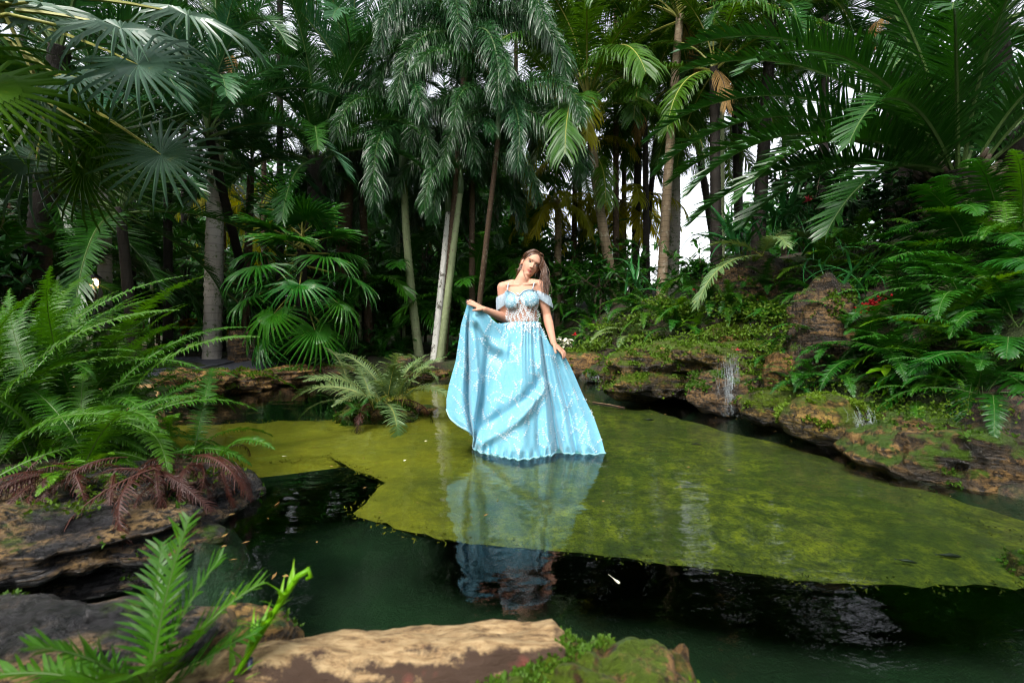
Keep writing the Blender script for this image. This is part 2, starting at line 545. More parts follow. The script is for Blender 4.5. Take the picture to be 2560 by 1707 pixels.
for _ in range(5):
    le_ = [e for e in bm.edges if e.calc_length() > 0.14 and e.verts[0].co.z > -.1 and e.verts[1].co.z > -.1]
    if le_:
        bmesh.ops.subdivide_edges(bm, edges=le_, cuts=1)
        bmesh.ops.triangulate(bm, faces=[f for f in bm.faces if len(f.verts) > 3 and all(v.co.z > -.1 for v in f.verts)])
for v in bm.verts:
    if v.co.z > -.1:
        v.co.z += 0.030 * noise.fractal(Vector((v.co.x * 2.2, v.co.y * 2.2, 0)), 1, 2, 3) - .012
bmesh.ops.recalc_face_normals(bm, faces=bm.faces)
me = bpy.data.meshes.new('sunken_terrace')
bm.to_mesh(me)
bm.free()
me.materials.append(M['algae'])
kind(obj('sunken_terrace', me), 'structure')

# ragged algae along the broken rim
rg = random.Random(19)
V, Fs = [], []
for q in pts:
    if q.y > 3.0 and q.x > 0.2:
        continue
    for j in range(5):
        p_ = q + Vector((rg.gauss(0, .03), rg.gauss(0.01, .025), rg.gauss(-.012, .008)))
        for k in range(3):
            d = Vector((rg.gauss(0, 1), rg.gauss(-.4, 1), rg.gauss(.1, .5))).normalized() * rg.uniform(.008, .022)
            w = d.cross(Vector((rg.gauss(0, 1), rg.gauss(0, 1), rg.gauss(0, 1)))).normalized() * .004
            b_ = len(V)
            V.extend([p_, p_ + d * .5 + w, p_ + d, p_ + d * .5 - w])
            Fs.append((b_, b_ + 1, b_ + 2, b_ + 3))
al_ = kind(obj('algae', mesh('algae', V, Fs, [M['algae']])), 'stuff')
al_['label'] = 'tufts of olive algae along the broken rim of the sunken terrace'

# water: clear, slightly green, rippled
m, n, l, out = newmat('pool_water')
g = n.new('ShaderNodeNewGeometry')
pos = g.outputs['Position']
w1 = noise_tex(n, l, mapping(n, l, pos, (1.0, 1.9, 1)), 2.6, 2, 0.5, 0.4)
w2 = noise_tex(n, l, mapping(n, l, pos, (1.0, 2.0, 1)), 9.0, 3, 0.55, 0.8)
cal = noise_tex(n, l, pos, 0.7, 2)
sx = n.new('ShaderNodeSeparateXYZ')
l.new(pos, sx.inputs[0])
fall_ = ramp(n, l, math_n(n, l, 'MULTIPLY', sx.outputs[0], 0.4), [(0.12, 0.22), (0.55, 1.0)])
hgt = math_n(n, l, 'ADD', math_n(n, l, 'MULTIPLY', w1, 1.0),
             math_n(n, l, 'MULTIPLY', math_n(n, l, 'MULTIPLY', w2, 0.26), math_n(n, l, 'MULTIPLY', fall_, ramp(n, l, cal, [(0.35, 0.9), (0.65, 2.6)]))))
b = n.new('ShaderNodeBump')
b.inputs['Strength'].default_value = 1.0
b.inputs['Distance'].default_value = 0.0065
l.new(hgt, b.inputs['Height'])
fr = n.new('ShaderNodeFresnel')
fr.inputs['IOR'].default_value = 1.42
l.new(b.outputs[0], fr.inputs['Normal'])
tr = n.new('ShaderNodeBsdfTransparent')
tr.inputs['Color'].default_value = (0.80, 0.95, 0.80, 1)
gl = n.new('ShaderNodeBsdfGlossy')
gl.inputs['Roughness'].default_value = 0.015
l.new(b.outputs[0], gl.inputs['Normal'])
mx = n.new('ShaderNodeMixShader')
l.new(fr.outputs[0], mx.inputs[0])
l.new(tr.outputs[0], mx.inputs[1])
l.new(gl.outputs[0], mx.inputs[2])
l.new(mx.outputs[0], out.inputs[0])
M['water'] = m
cw = SHP.mean(0)
wp = []
for i in range(len(SHP)):
    a, c = SHP[i], SHP[(i + 1) % len(SHP)]
    t = np.array([c[1] - a[1], a[0] - c[0]])
    wp.append(a + nz(a - cw) * 0.06)
me = mesh('water', [(q[0], q[1], 0.0) for q in wp], [tuple(range(len(wp)))], [M['water']])
if me.polygons[0].normal.z < 0:
    me.flip_normals()
kind(obj('water', me), 'structure')

# ------------------------------------------------------------------ rocks
def rock_mesh(name, size, seed, mat, rough=0.22, flat=0.0, sub=4, boxy=2.6, strata=0.0):
    """a boulder: superellipsoid broken up by layered noise, flat = cuts the underside"""
    bm = bmesh.new()
    bmesh.ops.create_icosphere(bm, subdivisions=sub, radius=1.0)
    off = Vector((seed * 3.7, seed * 1.3, seed * 7.1))
    sx, sy, sz = size
    mean = (sx * sy * sz) ** (1 / 3)
    for v in bm.verts:
        d = v.co.normalized()
        r = (abs(d.x) ** boxy + abs(d.y) ** boxy + abs(d.z) ** boxy) ** (-1 / boxy)
        q = Vector((d.x * sx, d.y * sy, d.z * sz)) * r
        s = q / mean
        k = noise.fractal(s * 0.9 + off, 0.9, 2.1, 5) * rough
        k += abs(noise.noise(s * 2.3 + off)) * rough * 0.6 - rough * 0.15
        if strata:
            k += strata * (noise.noise(Vector((s.x * .6, s.y * .6, q.z * 22 / max(mean, .1) * .3)) + off))
        q *= 1 + k
        v.co = q
    me = bpy.data.meshes.new(name)
    bm.to_mesh(me)
    bm.free()
    me.materials.append(mat)
    me.polygons.foreach_set('use_smooth', np.ones(len(me.polygons), bool))
    return me
MOSSY = {'rockm': (0.10, 900), 'rockf': (0.02, 2600), 'rock': (0.30, 300), 'rockd': (0.25, 260), 'edge': (0.30, 120), 'slate': (0.42, 260)}
def raise_moss(o, thr, per, seed):
    """cushions of tiny moss leaves standing on the upper faces of a stone"""
    rg = random.Random(seed * 11 + 3)
    me = o.data
    area = [p_.area for p_ in me.polygons]
    tot = sum(area)
    sz = 0.011 if o.location.y < 1.6 else 0.008 + 0.0035 * o.location.y
    n_ = int(min(2600, per * max(.4, tot / .35)))
    picks = rg.choices(range(len(area)), weights=area, k=n_ * 3)
    V, Fs = [], []
    cnt = 0
    for k in picks:
        p_ = me.polygons[k]
        q = Vector(p_.center)
        msk = noise.fractal((q + o.location) * 4.5 + Vector((seed, 0, 0)), 1, 2, 3)
        if p_.normal.z < 0.05 or msk < thr:
            continue
        cnt += 1
        if cnt > n_:
            break
        q += Vector((rg.gauss(0, .5), rg.gauss(0, .5), 0)) * sz
        for j in range(3):
            d = (Vector((rg.gauss(0, 1), rg.gauss(0, 1), rg.gauss(0, 1))).normalized() + p_.normal * 1.1).normalized() * sz * rg.uniform(.6, 1.7)
            w = d.cross(Vector((rg.gauss(0, 1), rg.gauss(0, 1), rg.gauss(0, 1)))).normalized() * sz * .38
            b_ = len(V)
            V.extend([q - p_.normal * .003, q + d * .5 + w, q + d, q + d * .5 - w])
            Fs.append((b_, b_ + 1, b_ + 2, b_ + 3))
    if len(Fs) > 20:
        kind(obj('moss', mesh('moss', V, Fs, [M['moss'] if seed % 3 else M['mossd']]), o), 'stuff')
def rock(name, label, c, size, seed, mat, rz=0.0, group=None, tilt=(0, 0), **kw):
    o = obj(name, rock_mesh(name, size, seed, M[mat], **kw), None, c, (tilt[0], tilt[1], rz))
    if mat in MOSSY:
        raise_moss(o, *MOSSY[mat], seed)
    return tag(o, label, 'rock', group)
def rock_px(name, label, x0, y0, x1, y1, Y, depth, seed, mat, **kw):
    """a boulder that fills the photograph box x0..x1, y0..y1 at distance Y"""
    c = at((x0 + x1) / 2, (y0 + y1) / 2, Y)
    sx = (x1 - x0) / 2 / F * Y
    sz = (y1 - y0) / 2 / F * Y
    return rock(name, label, c, (sx, depth, sz), seed, mat, **kw)

rock_px('boulder', 'large tan and black boulder at the right edge of the pool', 2230, 1035, 2800, 1290, 3.05, 0.55, 3, 'rock', rough=0.3, sub=6, strata=0.10)
rock_px('boulder', 'dome-shaped moss-covered boulder with ochre top on the right shore', 1965, 985, 2175, 1115, 3.75, 0.26, 5, 'rockm', boxy=2.2, rough=0.2)
rock_px('boulder', 'smooth ochre boulder wedged behind the moss-covered dome boulder', 1855, 975, 2050, 1065, 4.3, 0.28, 8, 'rockm', boxy=2.2, rough=0.2)
rock_px('boulder', 'low mossy boulder between the dome boulder and the large right boulder', 2150, 1020, 2290, 1130, 3.7, 0.25, 12, 'rockm', rough=0.24)
rock_px('ledge_rock', 'long overhanging mossy ledge rock left of the small waterfall', 1525, 862, 1800, 985, 5.75, 0.5, 14, 'rockm', rough=0.3, sub=6, boxy=3.5, strata=0.14)
rock_px('ledge_rock', 'flat ochre ledge rock that the small waterfall pours over', 1690, 858, 2010, 940, 5.3, 0.42, 17, 'rockm', rough=0.3, sub=6, boxy=3.5, strata=0.14)
rock_px('boulder', 'dark moss-edged rock under the small waterfall', 1720, 925, 1900, 1030, 4.95, 0.3, 21, 'rockd', rough=0.25)
rock_px('boulder', 'tall upright dark brown boulder standing above the ochre ledges', 1965, 705, 2135, 1000, 4.45, 0.24, 25, 'rockd', boxy=2.3, rough=0.3, sub=5)
rock_px('boulder', 'pale ochre sloping rock face below the tall upright boulder', 1915, 880, 2090, 1005, 4.5, 0.2, 28, 'edge', rough=0.2)
rock_px('ledge_rock', 'low shelf rock at the far right shore behind the gown', 1380, 882, 1530, 945, 8.2, 0.4, 31, 'edge', rough=0.2, boxy=3.2)
rock_px('boulder', 'rounded rock at the waterline below the long overhanging ledge', 1508, 935, 1650, 1000, 5.9, 0.3, 34, 'rockm', rough=0.2)
rock_px('boulder', 'small mossy stone beside the far trickle of water', 1462, 925, 1500, 955, 7.4, 0.15, 36, 'rockm', rough=0.2, sub=3)
rock_px('boulder', 'broad dark rock face in the bank behind the ferns at far right', 2280, 660, 2640, 900, 5.2, 0.6, 38, 'rockd', rough=0.2, sub=5)
rock_px('boulder', 'mossy green rock slope beside the upright boulder', 1770, 800, 2000, 905, 6.1, 0.5, 40, 'rockm', rough=0.16, sub=5)
rock_px('boulder', 'shadowed brown rock below the strap-leaved cascade', 1780, 640, 1990, 850, 6.9, 0.6, 43, 'rockd', rough=0.2, sub=5)
rock_px('boulder', 'dark jagged stone cut off by the lower right edge of the frame', 2535, 1395, 2640, 1500, 1.95, 0.12, 46, 'rockd', rough=0.25)
rock_px('boulder', 'dark rock bank behind the lime-leaved seedling', 2180, 900, 2420, 1030, 4.2, 0.35, 48, 'rockd', rough=0.25, sub=5)
# left bank
rock('rock_slab', 'layered grey and tan rock slab under the left fern clump', (-2.52, 2.08, 0.03), (1.05, 0.52, 0.20), 51, 'slate', rz=R(14), rough=0.22, sub=6, boxy=3.6, strata=0.16)
rock('rock_slab', 'dark speckled rock slab in the lower left corner', (-1.40, 1.10, 0.03), (0.66, 0.30, 0.17), 54, 'slate', rz=R(-4), rough=0.22, sub=6, boxy=3.4, strata=0.10)
rock('boulder', 'rust-coloured pitted stone behind the blurred foreground fern', (-0.79, 1.30, 0.03), (0.17, 0.13, 0.12), 57, 'edge', rough=0.2)
rock('boulder', 'mossy brown rock at the bottom beside the driftwood log', (0.19, 1.06, 0.03), (0.27, 0.15, 0.155), 60, 'rockf', rough=0.34, sub=6)
rock('boulder', 'knobbly brown rock stub rising from the mossy bottom rock', (0.385, 1.10, 0.06), (0.055, 0.06, 0.125), 63, 'edge', rough=0.3, sub=4)
# far left stone edging, one by one
for k, (x0, y0, x1, y1, Y, lab) in enumerate((
        (400, 925, 560, 1003, 6.0, 'undercut ochre edging stone nearest the left fern clump'),
        (540, 930, 680, 985, 6.7, 'cracked ochre edging stone below the gravel path'),
        (660, 918, 790, 962, 7.3, 'long smooth ochre edging stone below the cut stump'),
        (770, 912, 880, 945, 7.9, 'flat pale ochre edging stone left of the fern islet'),
        (1010, 925, 1120, 948, 8.3, 'thin brown edging stone below the leaning white-spotted trunk'))):
    rock_px('edging_stone', lab, x0, y0, x1, y1, Y, 0.38, 70 + k, 'edge', rough=0.28, sub=5, boxy=3.6, strata=0.14, group='ochre stones edging the far left shore')
# islet
rock('islet_rock', 'small ochre and mossy rock islet carrying the fern clump', (-1.47, 4.95, -0.03), (0.40, 0.26, 0.13), 81, 'rockm', rough=0.3, sub=5)
rock('islet_rock', 'low pale stone at the right tip of the fern islet', (-0.98, 5.15, -0.02), (0.13, 0.1, 0.06), 84, 'edge', rough=0.25, sub=3)
# sandy shelf at left, gravel path
m, n, l, out = newmat('sand')
g = n.new('ShaderNodeNewGeometry')
nb = noise_tex(n, l, g.outputs['Position'], 30, 6, 0.7)
p = n.new('ShaderNodeBsdfPrincipled')
l.new(ramp(n, l, nb, [(0.3, (0.16, 0.09, 0.03)), (0.6, (0.36, 0.23, 0.09)), (0.75, (0.45, 0.32, 0.15))]), p.inputs['Base Color'])
p.inputs['Roughness'].default_value = 0.9
l.new(p.outputs[0], out.inputs[0])
M['sand'] = m
M['gravel'] = plain('dark_gravel', (0.055, 0.06, 0.075), 0.6, 0.8, 70, 1.0)
M['pathm'] = plain('pale_path', (0.34, 0.26, 0.17), 0.85, 0.3, 30, 0.3)
def patch(name, poly, z, mat):
    bm = bmesh.new()
    vs = [bm.verts.new((a, b_, 0)) for a, b_ in poly]
    fc = bm.faces.new(vs)
    bmesh.ops.triangulate(bm, faces=[fc])
    for _ in range(4):
        bmesh.ops.subdivide_edges(bm, edges=[e for e in bm.edges if e.calc_length() > 0.25], cuts=1)
    for v in bm.verts:
        v.co.z = gh(v.co.x, v.co.y) + z
    bmesh.ops.recalc_face_normals(bm, faces=bm.faces)
    me = bpy.data.meshes.new(name)
    bm.to_mesh(me)
    bm.free()
    me.materials.append(M[mat])
    return kind(obj(name, me), 'structure')
patch('sand_bank', [(-5.5, 3.4), (-2.75, 3.3), (-3.1, 4.2), (-4.4, 5.6), (-6.5, 5.4)], 0.012, 'sand')
patch('gravel', [(-7.5, 6.3), (-4.8, 6.3), (-4.0, 7.2), (-3.4, 8.2), (-3.2, 9.2), (-5.0, 9.6), (-8.5, 9.2)], 0.016, 'gravel')
patch('path', [(-12, 9.3), (-5.0, 9.65), (-3.6, 9.7), (-4.0, 11.2), (-7, 12.0), (-13, 12)], 0.02, 'pathm')

# ------------------------------------------------------------------ leaves
def bezier_rachis(L, e0, e1, n, bend=1.3, side=0.0):
    s = np.linspace(0, 1, n + 1)
    e = np.radians(e0 + (e1 - e0) * s ** bend)
    sd = np.radians(side) * s
    d = np.stack([np.cos(e) * np.cos(sd), np.cos(e) * np.sin(sd), np.sin(e)], 1)
    P = np.zeros((n + 1, 3))
    P[1:] = np.cumsum((d[:-1] + d[1:]) / 2 * (L / n), 0)
    return s, P, nz(d)
def frond_mesh(name, L, e0, e1, n, ll, lw, mat, rmat, a0=75, a1=35, droop=0.25, vee=20, petiole=0.18, plume=False,
               seed=1, bend=1.3, side=0.0, rr=0.012, prof=None, sag=1.0, jit=0.15, fold=0.0, miss=0.0):
    """a feather leaf: every leaflet grows out of the midrib"""
    rg = random.Random(seed)
    s, P, T = bezier_rachis(L, e0, e1, n, bend, side)
    Z = np.array([0, 0, 1.0])
    SD = nz(np.cross(Z, T) + np.array([0, 1e-4, 0]))
    UP = np.cross(T, SD)
    V, Fs, mi = [], [], []
    for i in range(n + 1):
        r = rr * (1 - 0.88 * s[i])
        for k in range(4):
            t = PI / 2 * k
            V.append(P[i] + (SD[i] * math.cos(t) + UP[i] * math.sin(t)) * r)
    for i in range(n):
        for k in range(4):
            k2 = (k + 1) % 4
            Fs.append((4 * i + k, 4 * i + k2, 4 * i + 4 + k2, 4 * i + 4 + k))
            mi.append(1)
    if prof is None:
        prof = lambda t: (0.35 + 0.65 * math.sin(PI * min(1, t * 1.15 + 0.12)) ** 0.7) if t < 0.75 else 0.35 + 0.60 * (1 - t) / 0.25
    down = np.array([0, 0, -1.0])
    i0 = max(1, int(petiole * n))
    for i in range(i0, n):
        t = (s[i] - s[i0]) / (1 - s[i0] + 1e-9)
        base_l = ll * prof(t)
        for k in ((0, 2) if not plume else (0, 1, 2, 3)):
            if rg.random() < miss:
                continue
            le = base_l * (1 + rg.uniform(-jit, jit))
            a = R(a0 + (a1 - a0) * t + rg.uniform(-7, 7))
            if plume:
                ro = PI / 2 * k + rg.uniform(-0.9, 0.9)
                lat = SD[i] * math.cos(ro) + UP[i] * math.sin(ro)
            else:
                v = R(vee + rg.uniform(-9, 9))
                lat = SD[i] * (1 if k == 0 else -1) * math.cos(v) + UP[i] * math.sin(v)
            d = T[i] * math.cos(a) + lat * math.sin(a)
            w = nz(T[i] - d * np.dot(T[i], d))
            w = nz(w + np.cross(d, w) * rg.uniform(-0.5, 0.5))
            q0 = (V[4 * i + k] + V[4 * i + 4 + k]) / 2
            b = len(V)
            dr = droop * sag
            for u, wd in ((0.35, 1.0), (0.72, 0.72)):
                c = q0 + d * le * u + down * le * dr * u * u
                V.append(c - w * lw * wd / 2)
                V.append(c + w * lw * wd / 2)
            V.append(q0 + d * le * (1 - 0.25 * dr) + down * le * dr)
            i1, i2 = 4 * i + k, 4 * i + 4 + k
            Fs += [(i1, i2, b + 1, b), (b, b + 1, b + 3, b + 2), (b + 2, b + 3, b + 4)]
            mi += [0, 0, 0]
    return mesh(name, V, Fs, [M[mat], M[rmat]], mi)
def fan_mesh(name, r, nseg, mat, seed=1, spread=300, split=0.45, droop=0.25, pet=0.9, cone=0.12, w=1.0, rmat='stemy'):
    """a fan leaf: hub at the origin, petiole towards -x, pleated fingers"""
    rg = random.Random(seed)
    V, Fs, mi = [(0, 0, 0)], [], []
    a0 = -R(spread) / 2
    st = R(spread) / nseg
    rows = (0.30, split, 0.72, 0.9)
    for k in range(nseg):
        a = a0 + st * (k + 0.5)
        le = r * (0.78 + 0.22 * math.cos(a / 2)) * rg.uniform(0.93, 1.05)
        dr = droop * rg.uniform(0.6, 1.6)
        base = len(V)
        tw = rg.uniform(-0.12, 0.12)
        for q, u in enumerate(rows):
            hw = r * u * math.tan(st / 2) * w if u <= split else r * split * math.tan(st / 2) * w * (1 - ((u - split) / (1.04 - split)) ** 1.6)
            z = cone * r * u - dr * r * max(0, u - 0.25) ** 2 * 1.7
            c = Vector((math.cos(a) * le * u, math.sin(a) * le * u, z))
            sdv = Vector((-math.sin(a), math.cos(a), tw)) * hw
            V.append(c - sdv + Vector((0, 0, -0.012 * r)))
            V.append(c + Vector((0, 0, 0.02 * r)))
            V.append(c + sdv + Vector((0, 0, -0.012 * r)))
        V.append(Vector((math.cos(a + tw) * le * 1.02, math.sin(a + tw) * le * 1.02, cone * r - dr * r * 1.05)))
        Fs += [(0, base, base + 1), (0, base + 1, base + 2)]
        for q in range(len(rows) - 1):
            b = base + q * 3
            Fs += [(b, b + 3, b + 4, b + 1), (b + 1, b + 4, b + 5, b + 2)]
        b = base + (len(rows) - 1) * 3
        Fs += [(b, b + 12 - 9, b + 1), (b + 1, b + 3, b + 2)]
        mi += [0] * (2 + 2 * (len(rows) - 1) + 2)
    # petiole
    b = len(V)
    for i in range(5):
        u = i / 4
        rad = 0.008 + 0.010 * u
        c = Vector((-pet * u, 0, -0.10 * pet * u * u))
        for k in range(4):
            t = PI / 2 * k
            V.append(c + Vector((0, math.cos(t), math.sin(t))) * rad * (0.3 if i == 0 else 1))
    for i in range(4):
        for k in range(4):
            k2 = (k + 1) % 4
            Fs.append((b + 4 * i + k, b + 4 * i + k2, b + 4 * i + 4 + k2, b + 4 * i + 4 + k))
            mi.append(1)
    Fs.append((0, b, b + 1))
    mi.append(1)
    return mesh(name, V, Fs, [M[mat], M[rmat]], mi)
def strap_mesh(name, L, w, e0, e1, mat, bend=1.2, side=0, n=9, wav=0.0, seed=0, taper=0.6):
    s, P, T = bezier_rachis(L, e0, e1, n, bend, side)
    rg = random.Random(seed)
    SD = nz(np.cross(np.array([0, 0, 1.0]), T) + np.array([0, 1e-4, 0]))
    UP = np.cross(T, SD)
    V, Fs = [], []
    for i in range(n + 1):
        ww = w * (1 - s[i] ** (1 / max(taper, .05)) * 0.97) * (0.65 + 0.35 * math.sin(PI * min(1, s[i] * 1.5)))
        o = SD[i] * math.sin(i * 1.7 + seed) * wav
        V += [P[i] + o - SD[i] * ww / 2 + UP[i] * ww * 0.18, P[i] + o, P[i] + o + SD[i] * ww / 2 + UP[i] * ww * 0.18]
    for i in range(n):
        b = 3 * i
        Fs += [(b, b + 1, b + 4, b + 3), (b + 1, b + 2, b + 5, b + 4)]
    return mesh(name, V, Fs, [M[mat]], smooth=True)
def leafy_mesh(name, rad, nleaf, size, mat, seed=1, stems=7, wid=0.42, stemmat='stemd', hollow=0.35, droop=0.3):
    """shrub crown: forked twigs and leaves hung along them, all joined to the twigs"""
    rg = random.Random(seed)
    V, Fs, mi = [], [], []
    def twig(a, b, r):
        k = len(V)
        d = (b - a).normalized()
        u = d.orthogonal().normalized()
        w = d.cross(u)
        for p, q in ((a, r), (b, r * 0.4)):
            for j in range(3):
                t = 2 * PI * j / 3
                V.append(p + (u * math.cos(t) + w * math.sin(t)) * q)
        for j in range(3):
            j2 = (j + 1) % 3
            Fs.append((k + j, k + j2, k + 3 + j2, k + 3 + j))
            mi.append(1)
    tips = []
    for i in range(stems):
        th = 2 * PI * i / stems + rg.uniform(-.4, .4)
        ph = rg.uniform(0.15, 1.25)
        a = Vector((0, 0, 0))
        e = Vector((math.cos(th) * math.sin(ph) * rad[0], math.sin(th) * math.sin(ph) * rad[1], math.cos(ph) * rad[2])) * rg.uniform(0.45, 0.7)
        twig(a, e, 0.02 * rad[2] + 0.004)
        for j in range(5):
            f = Vector((e.x + rg.gauss(0, .33) * rad[0], e.y + rg.gauss(0, .33) * rad[1], e.z + rg.gauss(0.1, .28) * rad[2]))
            twig(e, f, 0.008 * rad[2] + 0.002)
            tips.append((e, f))
    for i in range(nleaf):
        e, f = tips[i % len(tips)]
        p = e.lerp(f, rg.uniform(0.2, 1.05))
        d = Vector((rg.gauss(0, 1), rg.gauss(0, 1), rg.gauss(0.1 - droop, .6))).normalized()
        d = (d + (f - e).normalized() * 0.7).normalized()
        le = size * rg.uniform(0.6, 1.25)
        up = Vector((rg.gauss(0, .5), rg.gauss(0, .5), 1))
        w = d.cross(up).normalized() * le * wid / 2
        nrm = w.cross(d).normalized()
        k = len(V)
        V += [p, p + d * le * .4 + w - nrm * le * .05, p + d * le * .42 + nrm * le * 0.03, p + d * le * .4 - w - nrm * le * .05, p + d * le - Vector((0, 0, le * .25 * rg.random()))]
        Fs += [(k, k + 1, k + 2), (k, k + 2, k + 3), (k + 1, k + 4, k + 2), (k + 2, k + 4, k + 3)]
        mi += [0] * 4
    return mesh(name, V, Fs, [M[mat], M[stemmat]], mi)

# frond families, upright to hanging: each list shared by all palms of the kind
def fam(name, spec, **kw):
    return [frond_mesh(name, e0=a, e1=b, seed=7 + i * 13, **kw) for i, (a, b) in enumerate(spec)]
FOX = fam('foxtail_frond', [(82, -62), (72, -84), (58, -90), (38, -92), (12, -92)], L=2.5, n=165, ll=0.34, lw=0.0130, mat='fox', rmat='stem',
          a0=66, a1=40, droop=0.62, plume=True, petiole=0.08, rr=0.022, bend=0.8, jit=0.3)
FOX2 = fam('foxtail_frond', [(80, -60), (62, -88), (35, -92)], L=2.4, n=125, ll=0.34, lw=0.0150, mat='fox', rmat='stem',
           a0=66, a1=40, droop=0.62, plume=True, petiole=0.08, rr=0.022, bend=0.8, jit=0.3)
PHX = fam('date_palm_frond', [(86, 35), (72, 10), (56, -20), (38, -45), (15, -60), (-15, -70)], L=2.7, n=110, ll=0.40, lw=0.019, mat='phx', rmat='stem',
          a0=62, a1=28, droop=0.12, vee=28, petiole=0.14, rr=0.020)
PHB = fam('blue_palm_frond', [(86, 30), (70, 5), (54, -25), (36, -50), (12, -65)], L=2.7, n=96, ll=0.44, lw=0.022, mat='phxb', rmat='stem',
          a0=60, a1=30, droop=0.2, vee=24, petiole=0.14, rr=0.022)
COC = fam('coconut_frond', [(82, 10), (62, -25), (44, -50), (22, -70), (-10, -80)], L=3.2, n=88, ll=0.62, lw=0.034, mat='coc', rmat='stemy',
          a0=68, a1=38, droop=0.55, vee=8, petiole=0.22, rr=0.026)
COY = fam('yellowing_frond', [(20, -70), (-15, -84)], L=2.8, n=54, ll=0.6, lw=0.045, mat='cocy', rmat='stemy', a0=60, a1=38, droop=0.7, vee=0, petiole=0.2, rr=0.022)
PHT = fam('thin_palm_frond', [(84, 30), (66, 0), (46, -35), (24, -60), (0, -75)], L=2.7, n=74, ll=0.46, lw=0.017, mat='phx', rmat='stem', a0=64, a1=30, droop=0.3, vee=20, petiole=0.16, rr=0.016, miss=0.2, jit=0.3)
DRY = fam('dead_frond', [(-40, -88), (10, -88)], L=1.5, n=44, ll=0.4, lw=0.018, mat='straw', rmat='stemd', a0=40, a1=25, droop=0.7, vee=0, petiole=0.15, rr=0.02)
ARE = fam('arching_frond', [(80, 0), (62, -35), (42, -60), (20, -75)], L=1.7, n=54, ll=0.38, lw=0.028, mat='shrub', rmat='stem', a0=65, a1=35, droop=0.35, vee=18, petiole=0.22, rr=0.012)
FERN = fam('fern_frond', [(78, -5), (62, -30), (45, -50), (28, -60), (5, -65)], L=1.0, n=62, ll=0.115, lw=0.0105, mat='fern', rmat='stem', a0=78, a1=55, droop=0.3, vee=12, petiole=0.16, rr=0.0042,
           prof=lambda t: min(1, 0.55 + t * 2.2) * (1 - t ** 2.6) + 0.05)
FERL = fam('long_fern_frond', [(84, 20), (74, -8), (64, -30), (52, -48), (34, -60)], L=1.5, n=92, ll=0.118, lw=0.0105, mat='fern', rmat='stem', a0=78, a1=55, droop=0.32, vee=12, petiole=0.18, rr=0.005, jit=0.25,
           prof=lambda t: min(1, 0.5 + t * 2.2) * (1 - t ** 2.6) + 0.05)
FERD = fam('dark_fern_frond', [(76, -10), (58, -35), (40, -55), (18, -65)], L=0.75, n=46, ll=0.10, lw=0.012, mat='fernd', rmat='stem', a0=80, a1=60, droop=0.25, vee=8, petiole=0.14, rr=0.004,
           prof=lambda t: min(1, 0.55 + t * 2.2) * (1 - t ** 2.4) + 0.05)
FERB = fam('bright_fern_frond', [(70, -5), (52, -30), (34, -50), (14, -60)], L=0.62, n=38, ll=0.15, lw=0.014, mat='fernb', rmat='stem', a0=72, a1=40, droop=0.22, vee=12, petiole=0.2, rr=0.004,
           prof=lambda t: min(1, 0.6 + t * 2.0) * (1 - t ** 2.0) + 0.06)
FERY = fam('pale_fern_frond', [(74, 5), (58, -20), (40, -42), (20, -55)], L=0.8, n=40, ll=0.15, lw=0.0105, mat='ferny', rmat='stemy', a0=74, a1=45, droop=0.22, vee=14, petiole=0.16, rr=0.0045,
           prof=lambda t: min(1, 0.6 + t * 2.0) * (1 - t ** 2.2) + 0.06)
FERX = fam('dead_frond', [(-20, -88), (20, -85), (-50, -95)], L=0.48, n=30, ll=0.06, lw=0.005, mat='fernx', rmat='fernx', a0=70, a1=50, droop=0.8, vee=0, petiole=0.1, rr=0.004, jit=0.4)
TRF = fam('tree_fern_frond', [(60, -15), (42, -35), (25, -50), (5, -60), (-20, -70)], L=1.15, n=52, ll=0.27, lw=0.019, mat='fernd', rmat='stem', a0=74, a1=45, droop=0.3, vee=4, petiole=0.18, rr=0.007,
          prof=lambda t: min(1, 0.6 + t * 2.2) * (1 - t ** 2.0) + 0.05)
FAN = [fan_mesh('fan_leaf', 0.62, 28, 'fan', seed=s, droop=d, pet=0.8, spread=330, split=0.30, w=0.95) for s, d in ((1, 0.25), (2, 0.4), (3, 0.15))]
FNG = [fan_mesh('fan_leaf', 0.62, 30, 'fang', seed=s, droop=d, pet=0.75, spread=290, split=0.42) for s, d in ((4, 0.2), (5, 0.45), (6, 0.7))]
FNY = [fan_mesh('fan_leaf', 0.62, 34, 'coc', seed=s, droop=d, pet=0.8, spread=320, split=0.28) for s, d in ((7, 0.35),)]
STR = [strap_mesh('strap_leaf', 0.8, 0.05, a, b, 'strap', seed=i, wav=0.004) for i, (a, b) in enumerate(((80, 10), (65, -40), (45, -70), (20, -85)))]
SHR = [leafy_mesh('foliage', (0.8, 0.8, 0.9), 620, 0.17, mt, seed=s) for s, mt in ((1, 'shrub'), (2, 'shrub'), (3, 'shrubd'), (4, 'shrubd'))]
SHS = [leafy_mesh('foliage', (0.30, 0.30, 0.30), 260, 0.075, mt, seed=s, wid=0.6) for s, mt in ((11, 'shrub'), (12, 'fern'), (13, 'moss'))]

